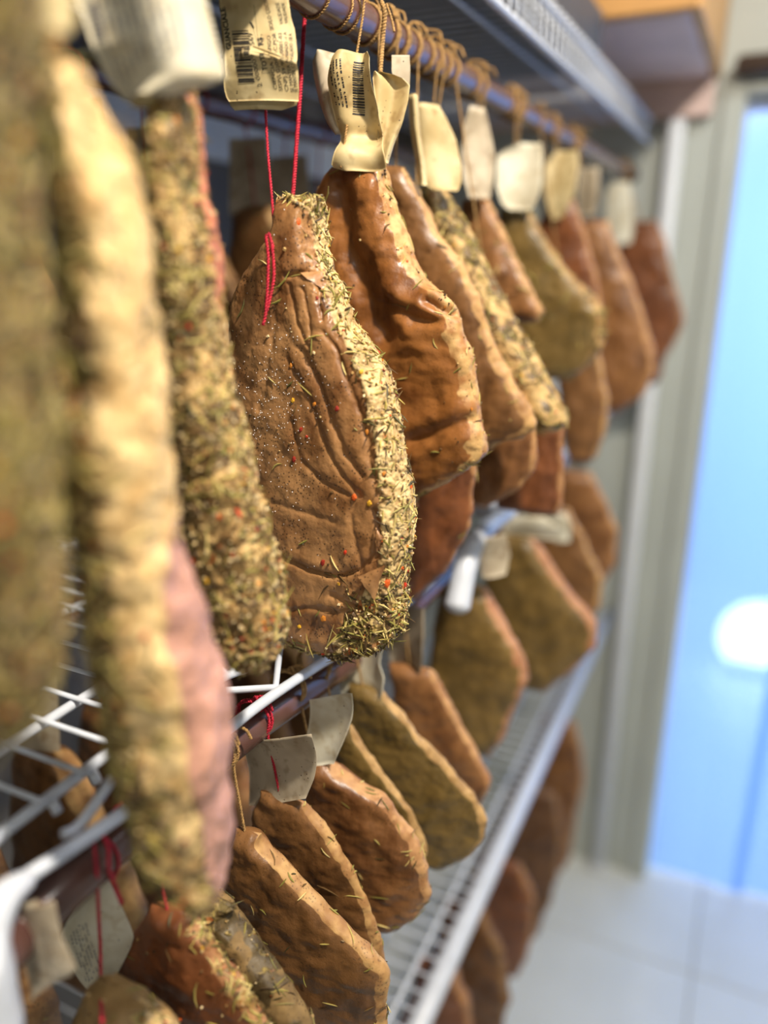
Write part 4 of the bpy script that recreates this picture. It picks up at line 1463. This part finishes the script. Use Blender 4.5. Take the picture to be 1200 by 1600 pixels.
for kk, nn in (('U5', 2), ('U6', 3), ('U7', 2), ('U8', 3), ('U9', 2), ('U10', 3), ('U11', 2)):
    hang(kk, RODX, RODZ, n=nn)
for kk in ('U4b', 'U5b', 'U6b', 'U12'):
    hang(kk, RODX, RODZ, n=1, strands=1)
LRX, LRZ = -0.276, Z - 0.298
for kk in ('L3', 'L5', 'L5b', 'L6', 'L7', 'L8', 'L9', 'L10', 'L11', 'L2'):
    hang(kk, LRX, LRZ, n=1, strands=1)
for kk in ('L4', 'L1'):
    hang(kk, LRX, LRZ, col='red', n=1, strands=1)
for kk in ('B1', 'B2', 'B3', 'B4', 'B5'):
    hang(kk, -0.275, ZLW - 0.035, n=1, strands=1)

# hero: red string, knot loops, second string
tH = 0.487
hp = lambda pts, t_: [at_t(np.array(float(a)), np.array(float(b)), t_ if not isinstance(t_, (list, tuple)) else t_[i]) for i, (a, b) in enumerate(pts)]
twine(hero, hp([(419, -70), (417, 60), (415, 150), (418, 230), (424, 300), (428, 360), (426, 390)], [0.505, 0.495, 0.490, 0.487, 0.484, 0.482, 0.480]), 'red', 0.00095, label='red cotton string')
twine(hero, hp([(418, 366), (416, 372), (419, 400), (418, 450), (415, 490), (411, 508)], 0.474), 'red', 0.0011)
twine(hero, hp([(420, 364), (425, 385), (428, 430), (422, 465), (417, 485)], 0.474), 'red', 0.0011)
twine(hero, hp([(484, -60), (476, 30), (470, 130), (464, 215), (458, 300), (452, 345)], [0.545, 0.54, 0.54, 0.54, 0.535, 0.53]), 'red', 0.0016)
rod_loop(hero, RODX, float(at_x(np.array(430.), np.array(-45.), RODX)[1]), RODZ, col='red', tail=False, n=2)
# bigger flakes one can pick out on the hero
for (px_, py_, c, sz) in ((468, 346, 0, .0023), (455, 571, 3, .0020), (459, 626, 2, .0019), (492, 632, 3, .0019), (528, 638, 4, .0021), (565, 583, 2, .0022), (574, 674, 3, .0022),
                          (553, 776, 0, .0026), (577, 786, 2, .0024), (504, 880, 4, .0024), (540, 862, 1, .0018), (605, 910, 0, .0034), (505, 968, 3, .0026), (467, 979, 2, .0020),
                          (600, 740, 3, .0020), (634, 914, 1, .0020), (470, 672, 4, .0020), (458, 718, 4, .0022)):
    dd = (hero['qx'] - px_) ** 2 + (hero['qy'] - py_) ** 2 + 1e6 * (hero['S'] < -0.6)
    i = np.unravel_index(dd.argmin(), dd.shape)
    P0, N0 = hero['Q'][i], hero['N'][i]
    t1 = np.cross(N0, [0.3, 0.2, 1])
    t1 /= np.linalg.norm(t1)
    b1 = np.cross(N0, t1)
    ang = np.linspace(0, 2 * math.pi, 7)[:-1]
    jit = rng.uniform(0.7, 1.1, 6)
    ringo = np.array([P0 + sz * jit[k] * (math.cos(a) * t1 * 0.75 + math.sin(a) * b1) for k, a in enumerate(ang)])
    V = np.vstack([ringo - N0 * 0.0003, ringo + N0 * 0.0006, (ringo * 0.5 + P0 * 0.5) + N0 * 0.0011])
    F = [[k, (k + 1) % 6, 6 + (k + 1) % 6, 6 + k] for k in range(6)] + [[6 + k, 6 + (k + 1) % 6, 12 + (k + 1) % 6, 12 + k] for k in range(6)] + [[12, 13, 14, 15], [12, 15, 16, 17]]
    me = mesh_quads('chilli_flake', V - hero['base'], np.array(F), smooth=False)
    add_color(me, np.repeat(PAL_FLAKE[c][None], len(V), 0))
    link('chilli_flake', me, M['herb'], hero['root'])
def hero_at(px_, py_, lift):
    dd = (hero['qx'] - px_) ** 2 + (hero['qy'] - py_) ** 2 + 1e6 * (hero['S'] < -0.6)
    i_ = np.unravel_index(dd.argmin(), dd.shape)
    return hero['Q'][i_] + hero['N'][i_] * lift


for (pa, pb_, pc, la) in (((602, 880), (566, 898), (588, 936), 0.005), ((503, 424), (470, 428), (500, 452), 0.003), ((600, 838), (588, 822), (592, 860), 0.004)):
    A_, B_, C_ = hero_at(*pa, 0.0012), hero_at(*pb_, la), hero_at(*pc, la * 0.7)
    Vv, Ff, n_ = [], [], 8
    for a in range(n_ + 1):
        for b in range(n_ + 1):
            s_, t_ = a / n_, b / n_
            P_ = A_ * (1 - s_) + (B_ * (1 - t_) + C_ * t_) * s_
            Vv.append(P_ + (CAM - A_) / np.linalg.norm(CAM - A_) * (0.0022 * math.sin(s_ * 2.4) * math.sin(math.pi * t_)) + rng.normal(0, 0.0002, 3))
    Vv = np.array(Vv)
    m_ = len(Vv)
    Vv = np.vstack([Vv, Vv - (CAM - A_) / np.linalg.norm(CAM - A_) * 0.0009])
    for a in range(n_):
        for b in range(n_):
            q = [a * (n_ + 1) + b, a * (n_ + 1) + b + 1, (a + 1) * (n_ + 1) + b + 1, (a + 1) * (n_ + 1) + b]
            Ff += [q, [x + m_ for x in q][::-1]]
    build('skin_flap', (Vv, np.array(Ff)), M['hero'], hero['root'], hero['base'])
# salt bloom on the hero's face
r = np.random.default_rng(5)
hw = np.exp(-(((hero['qx'] - 440) / 55) ** 2 + ((hero['qy'] - 640) / 95) ** 2)) * (hero['S'] > 0.1) + 0.02 * (hero['S'] > 0.3)
X, nn = scatter(hero['Q'], None, hw, 420, r)
d0 = np.array([[1, 0, 0], [-1, 0, 0], [0, 1, 0], [0, -1, 0], [0, 0, 1], [0, 0, -1]])
V = X[:, None, :] + d0[None] * r.uniform(0.00018, 0.00048, (420, 1, 1))
F0 = np.array([[0, 2, 4, 4], [2, 1, 4, 4], [1, 3, 4, 4], [3, 0, 4, 4], [2, 0, 5, 5], [1, 2, 5, 5], [3, 1, 5, 5], [0, 3, 5, 5]])[:, :3]
F = F0[None] + (np.arange(420) * 6)[:, None, None]
sm = mesh_quads('salt_grains', V.reshape(-1, 3) - hero['base'], F.reshape(-1, 3), smooth=False)
add_color(sm, np.full((420 * 6, 3), 0.95))
so = link('salt_grains', sm, M['herb'], hero['root'])
so['kind'] = 'stuff'

# strips: jute
twine(strip1, hp([(82, -40), (80, 40), (76, 80), (74, 106), (78, 130)], 0.262), 'jute', 0.0012)
twine(strip1, hp([(86, -40), (88, 50), (98, 85), (107, 112), (112, 140)], 0.262), 'jute', 0.0012)
rod_loop(strip1, RODX, 0.235, RODZ, n=2)
twine(strip2, hp([(301, -50), (301, 60), (303, 150), (306, 190), (312, 260), (316, 330)], [0.345, 0.345, 0.345, 0.349, 0.36, 0.368]), 'jute', 0.0010)
twine(strip2, hp([(246, 120), (246, 150), (244, 172)], 0.352), 'jute', 0.0010)
rod_loop(strip2, RODX, 0.325, RODZ, n=2)
twine(strip0, hp([(-20, -230), (-20, -170), (-20, -120)], 0.25), 'jute', 0.0012)
rod_loop(strip0, RODX, 0.19, RODZ, n=2)
# tan twine of the tagged jowl
twine(U4, hp([(571, -18), (566, 30), (558, 80), (550, 140), (540, 210), (533, 262)], [0.525, 0.528, 0.530, 0.530, 0.530, 0.532]), 'jute', 0.0010)
twine(U4, hp([(596, 2), (601, 20), (598, 60), (595, 100), (594, 122)], [0.535, 0.535, 0.54, 0.54, 0.54]), 'jute', 0.0018)
twine(U4, hp([(604, 6), (612, 30), (616, 50)], 0.54), 'jute', 0.0009)
for dy in (-0.03, 0.0, 0.012):
    rod_loop(U4, RODX, Y4 + dy, RODZ, n=1)

# ------------------------------------------------------------------ tags
# tag on the hero: barcode and lettering
th, wh = sheet(hero, [(-30, 338, 452), (0, 343, 449), (30, 346, 455), (45, 348, 460), (80, 352, 465), (120, 354, 467), (126, 350, 467), (140, 350, 467), (152, 353, 466), (158, 357, 466)],
               psi=22, push=-0.006, bulge=lambda u_, v_: 0.004 * np.sin(u_ * 3.0) + 0.0020 * np.cos(v_ * 9) + 0.004 * np.exp(-((v_ - 0.60 - 0.10 * u_) / 0.03) ** 2) * (u_ > 0.25), label='stained paper tag with a barcode', res=(34, 60))
sheet(hero, [(-30, 340, 448), (60, 346, 458), (140, 352, 466), (160, 357, 465), (168, 361, 462), (172, 366, 440)], psi=22, push=-0.010, bulge=lambda u_, v_: 0.004 * np.sin(u_ * 3.0) + 0.0016 * np.cos(v_ * 9), label='second sheet behind the barcode tag')
up = lambda x0, y0, x1, y1: ((x0, y0), (x1, y1))
ink_text('GUANCIALE', (363, 78), (351, 11), 8, wh, hero, th, bold=0.03)
ink_text('2 000009', (412, 137), (402, 90), 7, wh, hero, th)
ink_text('569', (400, 73), (396, 53), 7, wh, hero, th)
ink_text('TOTA', (421, 113), (417, 86), 7.5, wh, hero, th, bold=0.02)
ink_text('R$', (414, 73), (411, 60), 7.5, wh, hero, th, bold=0.03)
ink_text('CIENCIA I  RIFIGO', (435, 141), (424, 57), 5.5, wh, hero, th)
ink_text('SISP(LG)00  RC.POR', (443, 143), (432, 52), 5.5, wh, hero, th)
ink_text('CNPJ.59 92.2/0001-03', (452, 143), (441, 52), 5.5, wh, hero, th)
ink_text('SE MANTER REFRIADO -1 A', (460, 144), (448, 50), 5.0, wh, hero, th)
ink_text('SE MANTER CONGELADO -18 A', (466, 144), (456, 52), 5.0, wh, hero, th)
ink_text('VALIDADE', (443, 38), (437, 5), 5.5, wh, hero, th)
ink_text('VALIDADE', (450, 36), (445, 5), 5.0, wh, hero, th)
ink_text('SIO/LO COOD', (429, 48), (419, 0), 6, wh, hero, th)
bars, y, rb = [], 131.0, np.random.default_rng(12)
while y > 48:
    hgt = rb.choice([0.8, 1.4, 2.2, 3.0])
    sh = (131 - y) / 83.0
    xa_, xb_ = 375 - 13 * sh, 401 - 12 * sh
    bars.append([(xa_, y), (xb_, y), (xb_ - 0.5, y - hgt), (xa_ - 0.5, y - hgt)])
    y -= hgt + rb.choice([0.9, 1.3, 2.2])
ink_quads('barcode', bars, wh, hero, th)
ink_quads('printed_frame', [[(412, 118), (424, 117.5), (424, 117), (412, 117.4)], [(412, 118), (412.6, 118), (399, 10), (398.4, 10)], [(423.4, 118), (424, 118), (414, 62), (413.4, 62)]], wh, hero, th)
ink_quads('printed_rule', [[(391, 36), (393, 35), (399, 45), (397, 46)]], wh, hero, th)
# loose dried blade across the tag
build('straw', tube(np.array([wh(np.array(a), np.array(b), np.array(0.0035)) for a, b in ((400., 78.), (420., 85.), (440., 93.), (452., 99.))]), np.array([0.0004, 0.0009, 0.0008, 0.0003]), 6), M['paper'], th, hero['base'])

# big pale tag over strip2
tb, wb_ = sheet(strip2, [(-60, 100, 300), (0, 121, 322), (60, 140, 337), (110, 158, 352), (124, 164, 355), (134, 172, 330), (146, 180, 292), (152, 184, 260)], psi=26, push=0.016,
                bulge=lambda u_, v_: 0.010 * np.exp(-((u_ - 0.62) / 0.3) ** 2) - 0.016 * np.clip(v_ - 0.62, 0, 1) * np.clip(0.45 - u_, 0, 1) * 4, mat='paper_clean', label='large creamy white tag with faded print', res=(30, 34))
scribble([(178, 130), (140, 0), (225, 0), (250, 120)], None, 6, wb_, strip2, tb, seed=3)
scribble([(255, 112), (225, 0), (282, 0), (300, 80)], None, 4, wb_, strip2, tb, seed=4)
ink_quads('barcode', [[(138 + k * 1.6, 8 + k * 7.5), (152 + k * 1.6, 6 + k * 7.5), (153 + k * 1.6, 10 + k * 7.5), (139 + k * 1.6, 12 + k * 7.5)] for k in range(8)], wb_, strip2, tb, 'ink_soft')
sheet(strip2, [(120, 196, 246), (150, 203, 245), (160, 204, 240), (168, 206, 234)], psi=26, push=0.010, mat='paper', label='corner of a second tag sheet')
# grey tag over strip1
sheet(strip1, [(-60, -10, 112), (0, 2, 118), (30, 5, 118), (42, 10, 116), (48, 60, 112), (54, 94, 106)], psi=36, push=0.02, bulge=lambda u_, v_: 0.004 * np.sin(u_ * 3), mat='paper', label='blurred beige tag')

# crumpled barcode tag of U4
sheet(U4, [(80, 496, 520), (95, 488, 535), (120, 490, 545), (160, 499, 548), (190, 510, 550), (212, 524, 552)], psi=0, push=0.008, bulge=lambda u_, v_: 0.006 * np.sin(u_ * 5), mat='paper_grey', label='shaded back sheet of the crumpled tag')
t4, w4 = sheet(U4, [(80, 528, 574), (90, 522, 579), (130, 515, 582), (165, 517, 588), (200, 525, 592), (222, 530, 596), (245, 524, 604), (262, 520, 606), (268, 540, 596)], psi=10, push=0.017,
               bulge=lambda u_, v_: 0.006 * np.cos((u_ - 0.2) * 6) * (1 - 0.5 * v_) - 0.008 * np.exp(-((v_ - 0.70) / 0.09) ** 2) + 0.004 * np.sin(v_ * 9), label='crumpled stained tag pinched in the middle', res=(26, 40))
sheet(U4, [(112, 584, 592), (120, 582, 625), (134, 583, 640), (160, 586, 637), (195, 589, 628), (225, 590, 616), (255, 586, 607)], psi=30, push=0.010, bulge=lambda u_, v_: 0.003 * np.sin(u_ * 7 + v_ * 3), label='right fold of the crumpled tag')
sheet(U4, [(86, 612, 640), (110, 612, 641), (135, 618, 640)], psi=40, push=-0.008, mat='paper_grey', label='small sheet behind the fold')
bars = []
y = 178.0
while y > 95:
    hgt = rb.choice([1.2, 2.0, 2.8])
    bars.append([(549 + (178 - y) * 0.05, y), (565 + (178 - y) * 0.03, y), (565 + (178 - y) * 0.03, y - hgt), (549 + (178 - y) * 0.05, y - hgt)])
    y -= hgt + rb.choice([1.3, 2.0])
ink_quads('barcode', bars, w4, U4, t4)
scribble([(545, 170), (540, 95), (520, 100), (524, 168)], None, 4, w4, U4, t4, 'ink', seed=8, thick=0.4)


def simple_tag(key, rows, psi, push, mat, curl=0.006, lab=None, sd=0):
    inf = MEATS[key]
    o, w_ = sheet(inf, rows, psi=psi, push=push, mat=mat, bulge=lambda u_, v_: curl * np.sin(u_ * 3.1 + sd) + 0.6 * curl * np.cos(v_ * 4 + sd), label=lab, res=(16, 16))
    return o, w_


simple_tag('U5', [(150, 637, 652), (200, 640, 656), (250, 650, 664), (290, 655, 668)], 30, 0.012, 'paper', lab='edge of a curled paper tag')
simple_tag('U6', [(163, 655, 684), (180, 652, 694), (215, 652, 710), (260, 655, 719), (285, 660, 720), (298, 680, 714)], 12, 0.03, 'paper', lab='stained paper tag', sd=1)
simple_tag('U7', [(166, 735, 756), (190, 726, 762), (240, 722, 772), (280, 726, 770), (310, 735, 765)], 12, 0.03, 'paper_grey', lab='brownish paper tag', sd=2)
simple_tag('U8', [(222, 812, 845), (240, 776, 848), (290, 776, 846), (318, 784, 838), (328, 796, 830)], 12, 0.03, 'paper_clean', lab='white paper tag', sd=3)
simple_tag('U9', [(235, 868, 902), (260, 850, 904), (300, 850, 898), (330, 858, 885), (342, 862, 876)], 12, 0.03, 'paper', sd=4)
simple_tag('U10', [(262, 905, 936), (300, 902, 936), (335, 904, 930)], 12, 0.03, 'paper_grey', sd=5)
simple_tag('U11', [(285, 950, 984), (320, 946, 988), (360, 948, 990), (380, 955, 985)], 12, 0.03, 'paper_clean', lab='long white paper tag', sd=6)
simple_tag('L4', [(1150, 388, 480), (1190, 390, 479), (1225, 394, 476), (1252, 400, 470)], -22, 0.0, 'paper_grey', lab='square grey tag, paper greyed for shade', sd=1)  # grey paper stands in for the shade this tag hangs in
simple_tag('L5', [(1090, 490, 538), (1130, 486, 536), (1165, 483, 528), (1196, 484, 518)], -18, 0.0, 'paper_clean', lab='narrow white tag', sd=2)
simple_tag('L6', [(1006, 536, 592), (1040, 532, 590), (1060, 534, 602), (1085, 540, 600), (1102, 545, 590)], -15, 0.0, 'paper_clean', lab='white paper tag', sd=3)
simple_tag('L7', [(950, 612, 664), (990, 604, 670), (1025, 606, 668), (1052, 615, 660)], -15, 0.0, 'paper_grey', lab='grey paper tag', sd=4)
simple_tag('L9', [(805, 782, 850), (825, 784, 880), (842, 790, 875)], 10, 0.01, 'paper_clean', lab='pale paper tag', sd=5)
simple_tag('L10', [(800, 850, 885), (820, 852, 892), (846, 862, 890)], 10, 0.02, 'paper_clean', sd=6)
simple_tag('L8', [(835, 752, 790), (870, 750, 796), (900, 755, 790)], 10, 0.03, 'paper_grey', sd=7)

# tags in the lower left corner
L1, L0 = MEATS['L1'], MEATS['L0']
ANC = (-0.295, 0.255, 0)
tw, ww = sheet(L0, [(1366, 158, 166), (1385, 145, 176), (1410, 126, 188), (1440, 104, 202), (1462, 95, 210), (1480, 100, 205), (1510, 112, 190), (1530, 122, 178), (1545, 135, 172), (1554, 152, 170)], psi=20, push=0.008, anchor=ANC,
               bulge=lambda u_, v_: 0.005 * np.sin(u_ * 3), mat='paper_clean', label='white tag hanging cornerwise', res=(24, 28))
scribble([(110, 1455), (140, 1530), (165, 1500), (140, 1425)], None, 6, ww, L0, tw, seed=6, thick=0.35)
twine(L0, hp([(146, 1304), (149, 1340), (152, 1380), (154, 1430), (157, 1490), (158, 1560), (160, 1600)], [0.388, 0.386, 0.392, 0.412, 0.425, 0.400, 0.375]), 'red', 0.0010)
twine(L0, hp([(146, 1310), (152, 1304), (163, 1308), (170, 1330), (170, 1355), (180, 1385), (190, 1412)], [0.388, 0.386, 0.386, 0.386, 0.390, 0.400, 0.408]), 'red', [0.0010] * 1 and 0.0011, twist=False)
rod_loop(L0, LRX, float(at_x(np.array(155.), np.array(1335.), LRX)[1]), LRZ, col='red', tail=False)
ANC2 = (-0.262, 0.187, 0)
tg, wg = sheet(L1, [(1406, 58, 84), (1412, 34, 87), (1440, 30, 92), (1470, 33, 100), (1490, 36, 110), (1512, 40, 120), (1522, 42, 114), (1535, 45, 85), (1556, 50, 54)], psi=20, push=0.002, anchor=ANC2,
               bulge=lambda u_, v_: 0.003 * np.sin(u_ * 3), mat='paper_grey', label='dirty grey tag with a printed table', res=(22, 24))
scribble([(60, 1425), (84, 1525), (108, 1515), (82, 1440)], None, 5, wg, L1, tg, 'ink', seed=9, thick=0.3)
tabl = []
for k in range(6):
    x0 = 40 + k * 3.6
    tabl.append([(x0, 1462), (x0 + 0.8, 1462), (x0 + 13.8, 1532), (x0 + 13, 1532)])
for k in range(4):
    y0 = 1462 + k * 23
    tabl.append([(40 + k * 4.4, y0), (59 + k * 4.4, y0 - 3), (59 + k * 4.4, y0 - 2.2), (40 + k * 4.4, y0 + 0.8)])
ink_quads('printed_table', tabl, wg, L1, tg)
